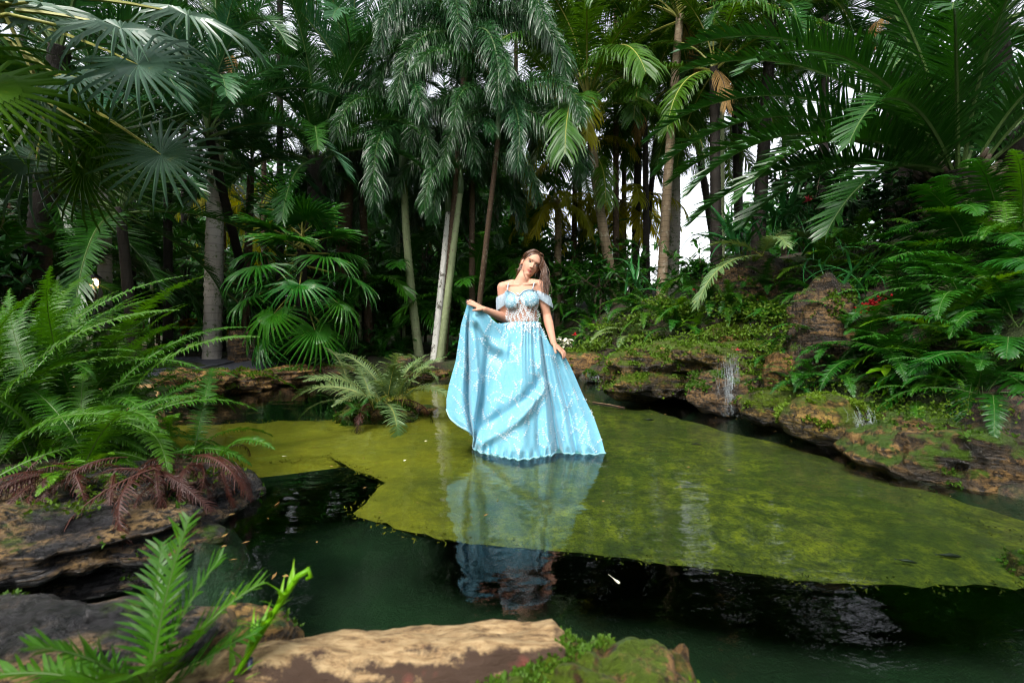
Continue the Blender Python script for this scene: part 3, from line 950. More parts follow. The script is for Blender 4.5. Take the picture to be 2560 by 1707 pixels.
def crown(parent, fronds, n, z, seed, sc=1.0, az0=None, spread=360, name='frond', droop_bias=0.0, xy=(0, 0), jit=0.15, rz_tilt=8):
    """leaves in a spiral: young ones upright in the middle, old ones hanging outside"""
    rg = random.Random(seed)
    K = len(fronds)
    for i in range(n):
        t = (i + 0.5) / n
        k = min(K - 1, int((t ** (1.0 - droop_bias)) * K))
        az = rg.uniform(0, 2 * PI) if az0 is None else R(az0) + R(spread) * ((i * 0.618) % 1 - 0.5)
        if az0 is None:
            az = i * 2.39996 + rg.uniform(-.25, .25) + seed
        s = sc * (1 + rg.uniform(-jit, jit))
        obj(name, fronds[k], parent, (xy[0], xy[1], z - 0.12 * sc * t), (R(rg.uniform(-rz_tilt, rz_tilt)), R(rg.uniform(-6, 6)), az), s)
def trunk_mesh(name, p0, p1, r0, r1, mat, bulge=0.0, rings=0.0, bow=0.0, n=12, flare=0.25, seed=0):
    """leaf-scarred palm trunk, each ring a small step"""
    p0, p1 = Vector(p0), Vector(p1)
    Ln = (p1 - p0).length
    step = rings if rings else max(0.10, Ln / 40)
    k = max(6, int(Ln / step))
    rg = random.Random(seed)
    pts, rad = [], []
    side = Vector((1, 0.3, 0)).normalized()
    for i in range(k + 1):
        t = i / k
        c = p0.lerp(p1, t) + side * bow * math.sin(PI * t)
        r = r0 + (r1 - r0) * t + bulge * math.exp(-((t - 0.35) / 0.22) ** 2) + r0 * flare * math.exp(-t * 14)
        pts.append(c)
        rad.append(r * (1.05 + rg.uniform(-.02, .03)))
        if rings and i < k:
            pts.append(p0.lerp(p1, t + 0.82 / k) + side * bow * math.sin(PI * t))
            rad.append(r * 0.95)
    mb = MB()
    mb.tube(pts, rad, n)
    return mb.mesh(name, [M[mat]])
def palm(name, label, kind_, cx, cy, Y, n, sc, tr=None, base=None, baseY=None, group=None, seed=0, shaft=0.0, bark='bark_brown', cat='palm tree',
         extra=(), bow=0.0, rings=0.10, bulge=0.0, hang=0.0):
    c = at(cx, cy, Y)
    bY = baseY or Y
    bx = c.x if base is None else (base - 1280.0) / F * bY
    g0 = gh(bx, bY)
    t = thing(name, label, cat, (bx, bY, g0), group)
    rel = c - Vector((bx, bY, g0))
    if tr:
        top = rel - Vector((0, 0, shaft))
        obj('trunk', trunk_mesh('trunk', (0, 0, -0.25), top, tr * 1.15, tr * 0.85, bark, bulge, rings, bow, seed=seed), t)
        if shaft:
            mb = MB()
            mb.tube([top - Vector((0, 0, .03)), top.lerp(rel, .35), top.lerp(rel, .8), rel], [tr * 0.95, tr * 1.12, tr * 0.75, tr * 0.45], 10)
            obj('crownshaft', mb.mesh('crownshaft', [M['shaft']]), t)
    crown(t, kind_, n, rel.z, seed + 1, sc, xy=(rel.x, rel.y), droop_bias=hang)
    if seed % 2 == 0 and Y > 6:
        extra = list(extra) + [(DRY[seed // 2 % 2], seed * 47 % 360, 0.8)]
    for fr, az, s in extra:
        obj('frond', fr, t, rel, (0, 0, R(az)), s)
    return t
def clump(name, label, fr, p, n, sc, seed, cat='fern', group=None, az0=None, spread=360, bias=0.0, r=0.05, dead=0, stump=0.0, tilt=10):
    """fern or palm clump sitting on the ground at p"""
    t = thing(name, label, cat, p, group)
    rg = random.Random(seed)
    if stump:
        mb = MB()
        mb.tube([(0, 0, -0.1), (0.01, 0, stump * .5), (0, 0, stump)], [0.05 * (1 + stump), 0.045 * (1 + stump), 0.03 * (1 + stump)], 8)
        obj('trunk', mb.mesh('trunk', [M['bark_dark']]), t)
    K = len(fr)
    for i in range(n):
        u = (i + 0.5) / n
        k = min(K - 1, int(u ** (1 - bias) * K))
        az = i * 2.39996 + seed if az0 is None else R(az0) + R(spread) * ((i * 0.618 + 0.13 * seed) % 1 - 0.5)
        q = Vector((rg.gauss(0, r), rg.gauss(0, r), stump))
        obj('frond', fr[k], t, q, (R(rg.uniform(-tilt, tilt)), R(rg.uniform(-8, 8)), az + rg.uniform(-.2, .2)), sc * rg.uniform(0.75, 1.15))
    for i in range(dead):
        obj('dead_frond', FERX[i % 3], t, (rg.gauss(0, r), rg.gauss(0, r), stump + 0.02), (0, 0, rg.uniform(0, 6.3)), sc * rg.uniform(0.7, 1.2))
    return t
def shrub(name, label, p, sc, me, group=None, cat='shrub', rz=0.0):
    t = thing(name, label, cat, p, group)
    obj('foliage', me, t, (0, 0, 0.02), (0, 0, rz), sc)
    return t

# ------------------------------------------------------------------ palms
# centre: drooping foxtail palms
palm('foxtail_palm', 'foxtail palm with brown-topped lichen trunk and hanging plumes left of the woman', FOX, 1008, 335, 9.6, 20, 1.0, 0.085, base=1052, seed=3, shaft=0.75, bark='bark_lichen', hang=0.25, bow=-0.06)
palm('foxtail_palm', 'tallest central foxtail palm with plumes filling the top middle', FOX, 1160, 95, 9.2, 24, 1.08, 0.075, base=1105, seed=8, shaft=0.8, bark='bark_brown', hang=0.2)
palm('foxtail_palm', 'foxtail palm with long plumes hanging directly above the woman', FOX, 1245, 270, 8.8, 17, 0.95, 0.055, base=1175, seed=13, shaft=0.6, bark='bark_brown', hang=0.3)
palm('foxtail_palm', 'foxtail palm whose plumes hang in front of the leaning trunk at left centre', FOX, 905, 400, 10.4, 15, 0.95, 0.09, base=925, seed=21, shaft=0.6, bark='bark_brown', hang=0.3)
palm('spotted_palm', 'slim palm with white-spotted black trunk beside the leaning lichen trunk', FOX2, 1122, 470, 9.9, 9, 0.85, 0.075, base=1083, baseY=9.0, seed=27, shaft=0.5, bark='bark_spot', hang=0.2)
palm('leaning_palm', 'slim pale green leaning palm trunk just left of the lifted skirt', FOX2, 1150, 420, 9.2, 8, 0.85, 0.07, base=1096, baseY=8.75, seed=33, shaft=0.5, bark='bark_lichen', hang=0.2)
# left: date palms
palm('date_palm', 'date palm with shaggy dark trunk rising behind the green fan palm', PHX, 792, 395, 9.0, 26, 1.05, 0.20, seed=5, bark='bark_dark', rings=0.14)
palm('date_palm', 'bluish feather palm with upright fronds at the top left of centre', PHB, 880, 210, 10.0, 22, 1.15, 0.15, base=845, seed=12, bark='bark_brown')
palm('date_palm', 'arching feather palm whose fronds sweep right of the grey-green fan leaves', PHB, 520, 330, 7.6, 20, 1.0, 0.08, base=660, baseY=10.5, seed=17, bark='bark_dark')
palm('royal_palm', 'stout smooth grey royal palm trunk behind the left fern clump', PHX, 545, 150, 8.4, 16, 1.1, 0.125, base=530, seed=22, bark='bark_grey', bulge=0.02, rings=0.16)
palm('slim_palm', 'thin dark palm trunk standing behind the cut stump', PHX, 628, 400, 9.4, 16, 0.85, 0.075, base=612, seed=29, bark='bark_brown')
palm('date_palm', 'dark feather palm with low fronds crossing the grey trunk', PHX, 300, 520, 6.6, 18, 0.9, 0.07, base=345, seed=31, bark='bark_dark')
palm('date_palm', 'dim feather palm overhanging the upper left corner', PHB, 150, 120, 6.2, 20, 1.05, 0.14, base=60, seed=37, bark='bark_dark')
palm('slim_palm', 'mottled grey trunk behind the lit lantern at left', PHX, 262, 300, 8.0, 14, 0.9, 0.10, base=262, seed=41, bark='bark_grey')
palm('slim_palm', 'pale slender trunk seen between the grey royal trunk and the stump', PHX, 430, 470, 13.0, 12, 0.9, 0.06, base=436, seed=43, bark='bark_lichen')
# right of the woman
palm('coconut_palm', 'ringed tan palm trunk leaning left with yellowing crown right of the woman', COC, 1470, 250, 10.2, 17, 1.0, 0.105, base=1548, seed=9, bark='bark_tan', bow=-0.10, rings=0.13,
     extra=[(COY[0], 200, 0.95), (COY[1], 150, 0.9), (DRY[0], 170, 0.9), (DRY[1], 215, 0.95), (COY[1], 260, .8)])
palm('coconut_palm', 'tall straight ringed trunk left of the bright gap in the trees', COC, 1700, 40, 9.6, 18, 1.05, 0.095, base=1652, seed=16, bark='bark_tan', rings=0.14, bow=-0.04)
palm('coconut_palm', 'smooth pale trunk standing in the bright gap', COC, 1690, 170, 13.0, 12, 0.9, 0.12, base=1683, seed=23, bark='bark_grey', bulge=0.05)
palm('slim_palm', 'thin black trunk at the left side of the bright gap', COC, 1612, 270, 11.2, 12, 0.85, 0.075, base=1618, seed=28, bark='bark_dark')
palm('slim_palm', 'slim dark trunk between the woman and the leaning ringed palm', COC, 1440, 370, 11.8, 13, 0.85, 0.075, base=1430, seed=34, bark='bark_brown',
     extra=[(COY[1], 200, 0.7), (COY[0], 320, .7)])
palm('coconut_palm', 'broad dark palm crown above the bright gap', COC, 1600, 215, 12.0, 16, 0.95, 0.10, base=1585, seed=39, bark='bark_dark')
palm('slim_palm', 'dark trunk at the right side of the bright gap behind hanging strap leaves', COC, 1785, 170, 9.0, 10, 0.8, 0.10, base=1792, seed=44, bark='bark_dark')
palm('glow_tinted_palm', 'low distant palm right of the woman with backlit glow coloured yellow into its leaves', COY, 1395, 500, 11.4, 16, 0.6, 0.09, seed=47, bark='bark_tan')  # yellow leaf colour stands in for warm light from behind
palm('glow_tinted_palm', 'low palm behind the leaning ringed trunk with golden backlight put into its leaf colour', COY, 1555, 500, 12.8, 18, 0.7, 0.09, seed=49, bark='bark_tan')
palm('coconut_palm', 'distant palm behind the thin left trunks with sunlit yellow-green put into its leaf colour', COY, 665, 500, 15.0, 16, 1.0, 0.10, seed=52, bark='bark_tan')
palm('coconut_palm', 'drooping dark crown hanging just above the bright gap', COC, 1735, 300, 12.2, 16, 0.75, 0.09, base=1800, seed=66, bark='bark_dark')
palm('coconut_palm', 'dark crown filling the space right above the bright gap', COC, 1835, 260, 12.6, 16, 0.8, 0.09, base=1850, seed=67, bark='bark_dark')
palm('coconut_palm', 'low dark crown between the thin black trunk and the straight ringed trunk', COC, 1640, 340, 12.6, 14, 0.6, 0.08, base=1600, seed=71, bark='bark_dark')
# upper right canopy
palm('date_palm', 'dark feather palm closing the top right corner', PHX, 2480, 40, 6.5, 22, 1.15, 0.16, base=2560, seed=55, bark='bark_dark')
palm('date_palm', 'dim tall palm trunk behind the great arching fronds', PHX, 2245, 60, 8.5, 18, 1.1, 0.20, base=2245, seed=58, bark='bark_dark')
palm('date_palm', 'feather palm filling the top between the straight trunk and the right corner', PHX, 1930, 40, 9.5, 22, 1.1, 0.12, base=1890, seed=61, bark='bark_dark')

# tall trunks leaving the top of the picture; their crowns close the sky above and glint in the water
for i, (px, Y, cy, fr, r_t, bk, lab) in enumerate(((995, 11.5, -200, COC, 0.05, 'bark_lichen', 'thin pale trunk leaving the top edge left of the tallest foxtail palm'), (1290, 12.0, -150, COC, 0.055, 'bark_brown', 'slim trunk leaving the top edge right of the foxtail plumes'),
        (700, 10.5, -220, PHT, 0.07, 'bark_dark', 'slim dark trunk leaving the top edge above the glossy green fan palm'), (1805, 10.5, -180, PHT, 0.05, 'bark_lichen', 'thin pale trunk rising behind the great arching fronds'),
        (1540, 11.5, -230, COC, 0.07, 'bark_brown', 'slim brown trunk leaving the top edge left of the bright gap'), (2060, 9.0, -260, PHX, 0.08, 'bark_dark', 'dark trunk leaving the top edge above the red star flower'),
        (420, 9.0, -260, PHX, 0.07, 'bark_dark', 'dark slim trunk leaving the top edge beside the fan leaves'), (880, 12.5, -120, PHT, 0.06, 'bark_brown', 'far slim trunk leaving the top edge beside the bluish feather palm'), (1180, 10.0, -330, PHT, 0.06, 'bark_brown', 'slim trunk rising through the tallest foxtail crown'))):
    palm('tall_palm', lab, fr, px, cy, Y, 18, 1.15, r_t, seed=700 + 2 * i + 1, bark=bk, rings=0.3, group='tall trunks leaving the top of the picture')

# the great date palm on the bank: fronds sweeping over the pool
bp = at(2395, 440, 5.6)
t = thing('great_date_palm', 'huge date palm on the right bank with long arching fronds over the rocks', 'palm tree', (bp.x, bp.y, gh(bp.x, bp.y)))
rel = Vector((0, 0, bp.z - gh(bp.x, bp.y)))
obj('trunk', trunk_mesh('trunk', (0, 0, -0.3), rel, 0.30, 0.34, 'bark_dark', 0, 0.10, 0, 16), t)
mb = MB()
rg = random.Random(2)
for i in range(60):
    a = rg.uniform(0, 2 * PI); zz_ = rg.uniform(-0.75, 0.05)
    q = rel + Vector((math.cos(a) * .30, math.sin(a) * .30, zz_))
    mb.tube([q, q + Vector((math.cos(a) * .12, math.sin(a) * .12, .14))], [0.045, 0.02], 5)
bt = mb.mesh('leaf_base', [M['stemd']])
kind(obj('leaf_base', bt, t), 'stuff')
big = [(178, 40, -48, 3.9), (186, 30, -50, 3.6), (194, 24, -52, 3.3), (170, 52, -40, 4.0), (183, 62, -25, 4.0), (200, 50, -38, 3.7), (160, 66, -10, 3.8),
       (212, 36, -55, 3.1), (225, 55, -40, 3.2), (205, 72, 0, 3.6), (150, 45, -40, 3.6), (240, 70, -20, 3.0), (270, 60, -40, 2.8), (300, 62, -35, 3.0),
       (330, 50, -40, 3.2), (0, 55, -35, 3.4), (30, 60, -30, 3.4), (80, 70, -10, 3.2), (110, 60, -30, 3.2), (190, 80, 30, 3.4), (90, 82, 40, 3.0), (340, 78, 20, 3.0),
       (190, 12, -48, 3.0), (204, 6, -55, 2.7), (178, 18, -46, 3.3)]
for i, (az, e0, e1, L) in enumerate(big):
    fm = frond_mesh('frond', L, e0, e1, 96, 0.46, 0.027, 'phx', 'stem', 62, 30, 0.10, 32, 0.10, seed=90 + i, rr=0.024, bend=1.25,
                    prof=lambda t: (0.35 + 0.65 * math.sin(PI * min(1, t * 1.1 + 0.10)) ** 0.6) if t < 0.8 else 0.30 + 0.55 * (1 - t) / 0.2)
    obj('frond', fm, t, rel + Vector((math.cos(R(az)) * .18, math.sin(R(az)) * .18, 0)), (0, 0, R(az)))

# canopy behind and above
bgp = [(60, 60, 11, PHB, 'dim palm crown in the top left corner behind the fan leaves'), (330, 40, 12, PHX, 'dim palm crown behind the topmost grey-green fan leaf'), (460, 230, 12, PHB, 'bluish palm crown just right of the grey-green fan leaves'),
       (660, 190, 13, PHX, 'palm crown high above the glossy green fan palm'), (1330, 330, 13, COC, 'dim coconut crown behind the plumes above the woman'),
       (1560, 30, 13.5, COC, 'coconut crown at the top edge left of the tall straight trunk'), (1850, 100, 13, COC, 'coconut crown at the top right of the tall straight trunk'), (2060, 110, 12, PHX, 'dark crown above the red star flower'),
       (2330, 230, 10, PHX, 'dark crown behind the heart of the great date palm'), (1240, 500, 14, ARE, 'low arching palm directly behind the woman'), (1000, 560, 13, PHX, 'low dark palm behind the brown-topped lichen trunk'),
       (560, 480, 15, PHX, 'distant palm behind the stout grey royal trunk'), (330, 330, 10, PHX, 'dark palm crown below the grey-green fan leaves'), (90, 470, 7.5, PHX, 'shadowed palm above the left fern clumps'),
       (1100, 330, 15, PHB, 'far bluish crown seen between the foxtail plumes'), (770, 250, 15, PHX, 'far crown behind the shaggy-trunked date palm'),
       (1450, 130, 15.5, PHX, 'far crown above the leaning ringed palm'), (1960, 300, 14, COC, 'far coconut crown behind the great arching fronds'), (240, 180, 15, PHX, 'far palm crown behind the mottled grey trunk'), (30, 300, 9, PHX, 'dim palm at the left border at mid height'),
       (880, 330, 17, COC, 'far coconut crown behind the plumes at left centre')]
for i, (a, b_, Y, fm, lab) in enumerate(bgp):
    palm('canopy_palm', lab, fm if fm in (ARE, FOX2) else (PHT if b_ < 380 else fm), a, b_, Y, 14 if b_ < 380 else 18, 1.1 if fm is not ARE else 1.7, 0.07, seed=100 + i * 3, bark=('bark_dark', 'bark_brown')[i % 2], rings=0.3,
         group='palms massed in the background', hang=0.1)

# left foreground fan palm: leaves placed one by one
t = thing('fan_palm', 'grey-green fan palm overhanging the pool from the far left', 'palm tree', (-4.6, 3.4, gh(-4.6, 3.4)))
g0 = Vector(t.location)
obj('trunk', trunk_mesh('trunk', (0, 0, -0.2), Vector((0.45, 0.1, 3.0)), 0.17, 0.14, 'bark_dark', 0, 0.12), t)
hub0 = g0 + Vector((0.45, 0.1, 3.05))
for i, (px, py, Y, r, nrm, fm, rl) in enumerate((
        (302, 71, 3.5, 0.58, (0.25, -0.55, 0.8), FAN[1], 0), (345, 162, 3.3, 0.54, (0.3, -0.85, 0.45), FAN[0], 10), (197, 195, 3.3, 0.44, (0.0, -0.7, 0.7), FAN[1], 0),
        (403, 387, 3.6, 0.55, (0.35, -0.85, 0.35), FAN[0], 0), (252, 335, 3.7, 0.6, (0.2, -0.6, -0.5), FNY[0], 20), (208, 422, 3.9, 0.62, (0.2, -0.7, -0.3), FNY[0], -20),
        (-40, 225, 2.9, 0.66, (0.3, -0.7, 0.55), FNY[0], 0), (120, 60, 3.8, 0.6, (0.1, -0.5, 0.8), FAN[2], 0), (90, 400, 4.0, 0.6, (0.2, -0.8, 0.3), FAN[1], 0),
        (470, 40, 4.2, 0.65, (0.3, -0.5, 0.8), FAN[1], 0), (20, 20, 3.6, 0.7, (0.1, -0.4, 0.9), FAN[0], 0))):
    h = at(px, py, Y)
    nv = Vector(nrm).normalized()
    xd = h - hub0
    xd = (xd - nv * xd.dot(nv)).normalized()
    if (h - hub0).length < 0.3:
        xd = Vector((1, 0, 0))
    yd = nv.cross(xd)
    mt = Matrix((xd, yd, nv)).transposed()
    lf = obj('fan_leaf', fm, t, h - g0, mt, r / 0.62)
    mb = MB()
    a = (h - g0) - xd * 0.75 * r / .62
    e = hub0 - g0
    mb.tube([a + xd * .05, a.lerp(e, .5) + Vector((0, 0, .06)), e], [0.012, 0.014, 0.02], 5)
    obj('leaf_stalk', mb.mesh('leaf_stalk', [M['stemy']]), t)
for i in range(5):
    a = i * 1.3
    obj('fan_leaf', FNY[0], t, hub0 - g0 + Vector((math.cos(a) * .5, math.sin(a) * .5, -0.5)), (0, R(70), a), 1.1)

# green fan palm at left centre
def fanpalm(name, label, px, py, Y, n, sc, seed, fr, th=0.06, group=None, stackz=1.0):
    c = at(px, py, Y)
    g0 = gh(c.x, c.y)
    t = thing(name, label, 'palm tree', (c.x, c.y, g0), group)
    rg = random.Random(seed)
    top = c.z - g0
    obj('trunk', trunk_mesh('trunk', (0, 0, -0.2), (0, 0, top), th, th * 0.9, 'bark_dark', 0, 0.1), t)
    for i in range(n):
        u = (i + .5) / n
        az = i * 2.39996 + seed
        el = R(75 - 125 * u)
        d = Vector((math.cos(az) * math.cos(el), math.sin(az) * math.cos(el), math.sin(el)))
        pet = 0.75 * sc
        h = Vector((0, 0, top - 0.9 * stackz * u)) + d * pet
        sd = Vector((-math.sin(az), math.cos(az), 0))
        xd = (d + Vector((0, 0, -0.55))).normalized()
        nv = xd.cross(sd).normalized()
        mt = Matrix((xd, nv.cross(xd), nv)).transposed()
        obj('fan_leaf', fr[min(len(fr) - 1, int(u * len(fr)))], t, h, mt, sc * rg.uniform(.85, 1.1))
    return t
fanpalm('fan_palm', 'glossy green fan palm with drooping leaves left of the fern islet', 755, 625, 7.9, 30, 1.0, 2, FNG, 0.09, stackz=1.3)
fanpalm('fan_palm', 'small fan palm half hidden behind the left fern clump', 560, 690, 9.8, 10, 0.8, 4, FNG, 0.04)
fanpalm('fan_palm', 'distant fan palm between the thin left trunk and the grey trunk', 470, 640, 12.0, 12, 0.9, 6, FNG, 0.04)

# ------------------------------------------------------------------ undergrowth
# left fern clump on the slab
for k, (x, y, n_, s_, az, sp_, lab) in enumerate((
        (-2.55, 2.50, 34, 1.12, 90, 280, 'big green fern clump on the left slab with long arching fronds'),
        (-2.95, 2.55, 40, 1.65, 95, 220, 'tall fern clump at the left edge with upright fronds'),
        (-2.15, 2.62, 14, 0.8, 70, 230, 'fern clump at the pool-side end of the slab reaching over the water'),
        (-2.85, 2.95, 32, 1.65, 90, 260, 'fern clump at the back of the left slab'),
        (-3.3, 2.95, 30, 1.8, 60, 300, 'dark tall fern clump behind the left edge clump'))):
    clump('fern_clump', lab, FERN if s_ < 1.3 else FERL, (x, y, max(0.16, gh(x, y))), n_, s_ * (0.82 if s_ < 1.3 else 0.55), 5 + k * 3, az0=az, spread=sp_, bias=-0.6, r=0.14, dead=10 if k < 3 else 0, tilt=24)
# low fronds hanging before the slab, and the dead brown tangle
for k, (x, y, z, az, s_, lab) in enumerate(((-2.12, 2.24, 0.22, -80, 0.42, 'short bright fern hanging over the front of the slab'), (-2.65, 2.16, 0.22, -110, 0.42, 'low green fern at the front of the slab left of the brown tangle'))):
    clump('small_fern', lab, FERB, (x, y, z), 9, s_, 60 + k, az0=az, spread=200, r=0.06)
for k, (x, y, z, s_, lab) in enumerate(((-1.80, 2.26, 0.28, 0.95, 'tangle of dead rust-brown fern fronds hanging into the water'), (-2.2, 2.12, 0.26, 0.8, 'curled dead brown frond cluster on the slab edge'), (-1.66, 2.40, 0.24, 0.7, 'small dead brown frond cluster at the pool corner of the slab'))):
    t = thing('dead_fern', lab, 'dead fern', (x, y, z))
    rg = random.Random(70 + k)
    for i in range(17):
        obj('dead_frond', FERX[i % 3], t, (rg.gauss(0, .09), rg.gauss(0, .06), rg.gauss(0, .03)), (R(rg.uniform(-30, 30)), R(rg.uniform(-25, 15)), R(rg.uniform(-170, 20))), s_ * rg.uniform(.6, 1.1))
# fern islet
ip = Vector((-1.45, 4.95, 0.09))
clump('islet_fern', 'pale feathery fern growing on the small rock islet', FERY, ip + Vector((0.08, 0, 0)), 26, 1.1, 4, bias=-.8, r=0.13, dead=6, tilt=22)
clump('islet_fern', 'low dark ferny fringe round the foot of the islet', FERD, ip + Vector((-0.05, -0.1, -0.03)), 26, 0.38, 9, r=0.16, dead=8, bias=.2)
clump('islet_fern', 'stray yellow-green frond plant leaning left off the islet', FERY, ip + Vector((-0.3, 0.1, 0)), 5, 1.05, 17, az0=165, spread=70, r=0.03)
clump('small_fern', 'light fern tuft to the right behind the islet', FERY, at(1050, 925, 8.0) + Vector((0, 0, -.05)), 14, 0.6, 23)
# foreground blurred ferns (near the lens)
t = thing('foreground_fern', 'blurred upright green fern close to the lens at lower left', 'fern', (-0.80, 1.0, 0.14))
for i, (az, e0, e1, L, mt_) in enumerate(((80, 84, 62, 0.40, 'fern'), (120, 76, 30, 0.36, 'fern'), (40, 78, 48, 0.33, 'fern'), (0, 48, 20, 0.30, 'fern'), (225, 70, 30, 0.30, 'fern'), (20, 66, 22, 0.34, 'fern'), (200, 50, 5, 0.30, 'fern'), (300, 66, 20, 0.30, 'fern'), (340, 60, 40, 0.30, 'fern'), (170, 30, -10, .28, 'fern'), (250, 70, 10, .25, 'fern'))):
    fm = frond_mesh('frond', L, e0, e1, 24, 0.085, 0.0075, mt_, 'stem', 62, 40, 0.1, 14, 0.22, seed=300 + i, rr=0.004)
    obj('frond', fm, t, None, (0, 0, R(az)))
t = thing('foreground_shoot', 'bright lime fern shoot with curled tip close to the lens', 'fern', (-0.66, 1.0, 0.12))
mb = MB()
P0 = [Vector((0, 0, 0)), Vector((.05, .02, .10)), Vector((.11, .03, .20)), Vector((.175, .03, .30)), Vector((.20, .03, .315)), Vector((.205, .03, .30)), Vector((.195, .03, .295))]
mb.tube(P0, [.007, .0065, .007, .0075, .006, .005, .004], 7)
obj('stem', mb.mesh('stem', [M['lime']]), t)
rg = random.Random(9)
leafm = strap_mesh('leaflet', 0.085, 0.012, 40, 0, 'lime', n=5)
for i in range(46):
    u = rg.uniform(0.05, 0.97)
    k = min(2, int(u * 3)); q = P0[k].lerp(P0[k + 1], u * 3 - k) if u < 1 else P0[3]
    obj('leaflet', leafm, t, q, (0, R(-20), rg.choice((R(20), R(200), R(-60), R(110))) + rg.uniform(-.4, .4)), (1.35 - u * 0.8) * rg.uniform(.7, 1.2))
# right bank ferns, base pixels on the slope
rb = [(1585, 850, FERY, 16, 1.0, 'pale yellow-green fern fountain on the ledge right of the woman'), (1560, 880, FERB, 10, 0.7, 'small bright fern below the pale fern fountain'),
      (1690, 830, FERD, 14, 1.1, 'dark green fern right of the pale fern fountain'), (1640, 905, FERB, 8, 0.6, 'little fern drooping off the overhanging ledge'),
      (1790, 930, FERB, 8, 0.5, 'fern tuft on the rock just left of the small waterfall'), (1935, 905, FERD, 10, 0.6, 'fern spray right of the small waterfall'),
      (2190, 905, FERD, 14, 1.25, 'long dark fern sprays below the red berries'), (2120, 900, FERD, 12, 1.0, 'dark fern hanging beside the tall upright boulder'),
      (2400, 870, FERB, 12, 1.25, 'bright lime fern in the middle of the right bank'), (2320, 930, TRF, 10, 0.7, 'shaded feathery fern behind the lime seedling'),
      (2480, 910, TRF, 12, 0.75, 'dark broad fern at the right edge above the large boulder'), (2330, 730, TRF, 12, 0.9, 'bluish green fern high on the right bank'),
      (2480, 720, TRF, 12, 0.9, 'spreading fern below the great palm near the right edge'), (2060, 690, FERB, 12, 1.2, 'light green fern above the tall upright boulder'),
      (2350, 590, TRF, 12, 1.05, 'wide bright tree fern fronds below the great palm'), (2500, 560, TRF, 11, 1.05, 'arching tree fern at the right edge under the great palm'),
      (2190, 560, FERD, 14, 1.3, 'tangled green fern between the red star flower and the great palm'), (1960, 600, FERD, 14, 1.3, 'mixed fern mass below the red star flower'),
      (1480, 800, FERD, 16, 1.3, 'arching dark fern behind the pale fern fountain'), (1430, 760, FERD, 16, 1.5, 'dark fern mass just right of her bare arm'),
      (1540, 760, FERD, 14, 1.4, 'dark fern below the leaning ringed trunk'), (1450, 870, FERD, 12, 0.8, 'low fern along the far shore by her left hand'),
      (1880, 690, FERD, 12, 1.2, 'drooping fern over the shadowed brown rock'), (2540, 820, FERD, 12, 1.3, 'dim fern cut by the right edge')]
for i, (px, py, fr, n_, s_, lab) in enumerate(rb):
    q = hit(px, py, 2.5)
    clump('bank_fern', lab, fr, q, n_, s_, 200 + i * 7, az0=-95, spread=250, bias=.1, r=0.05)
xb = [(1500, 730, FERD, 1.3, 'fern high on the slope left of the straight ringed trunk'), (1600, 740, FERN, 1.2, 'feathery fern at the foot of the straight ringed trunk'), (1660, 720, FERD, 1.2, 'fern right of the foot of the straight ringed trunk'),
      (1720, 740, FERN, 1.1, 'fern under the bright gap'), (1770, 770, FERD, 1.1, 'fern left of the shadowed brown rock'), (1640, 790, FERN, 1.0, 'green fern above the pale fern fountain'), (1700, 790, FERB, 0.8, 'lighter fern midway up the bank below the bright gap'),
      (1580, 780, FERD, 1.1, 'dark fern directly behind the pale fern fountain'), (1520, 830, FERB, 0.7, 'small lighter fern left of the pale fern fountain'), (1750, 820, FERB, 0.6, 'low fern at the top of the mossy slope'), (1820, 720, FERD, 1.1, 'fern at the left foot of the strap cascade'),
      (1470, 840, FERN, 0.7, 'soft fern beside the red ginger flower'), (1850, 640, TRF, 0.8, 'broad fern behind the strap cascade'), (1930, 740, FERD, 1.0, 'dark fern on top of the shadowed brown rock'), (2060, 760, FERD, 0.9, 'fern draped over the top of the upright boulder'),
      (2250, 800, FERD, 1.1, 'dark fern right of the red berries'), (2130, 650, FERN, 1.2, 'feathery fern above the red berries'), (2260, 690, TRF, 0.9, 'tree fern seedling midway up the right bank'), (2420, 640, TRF, 1.0, 'tree fern under the skirt of the great palm'),
      (2550, 650, FERN, 1.2, 'fern at the right border below the arching tree fern'), (2420, 790, FERD, 1.2, 'dark fern above the bright lime fern'), (2250, 960, FERD, 0.7, 'fern beside the lime seedling'), (2450, 985, FERD, 0.8, 'fern behind the large tan and black boulder'),
      (2350, 1000, FERN, 0.6, 'small soft fern on the shoulder of the large boulder')]
for i, (px, py, fr, s_, lab) in enumerate(xb):
    clump('bank_fern', lab, fr, hit(px, py, 2.5), 15, s_, 800 + i * 5, az0=-95, spread=300, bias=.1, r=0.07)
xb = [(1850, 790, FERD, 0.8, 'low fern left of the glinting rill'), (1900, 775, FERB, 0.6, 'light fern tuft below the shadowed brown rock'), (1815, 775, FERN, 0.8, 'soft fern below the drooping young palm frond'), (1945, 805, FERD, 0.7, 'small dark fern left of the upright boulder'), (1870, 740, FERD, 0.9, 'dark fern behind the drooping young palm frond')]
for i, (px, py, fr, s_, lab) in enumerate(xb):
    clump('bank_fern', lab, fr, hit(px, py, 2.5), 16, s_, 950 + i * 5, az0=-95, spread=320, bias=.1, r=0.1)
xb = [(1990, 960, FERD, 0.6, 'fern at the left foot of the upright boulder'), (2100, 955, FERD, 0.9, 'fern at the right foot of the upright boulder')]
for i, (px, py, fr, s_, lab) in enumerate(xb):
    clump('bank_fern', lab, fr, at(px, py, 4.2), 14, s_, 970 + i * 5, az0=-95, spread=320, bias=.1, r=0.06)
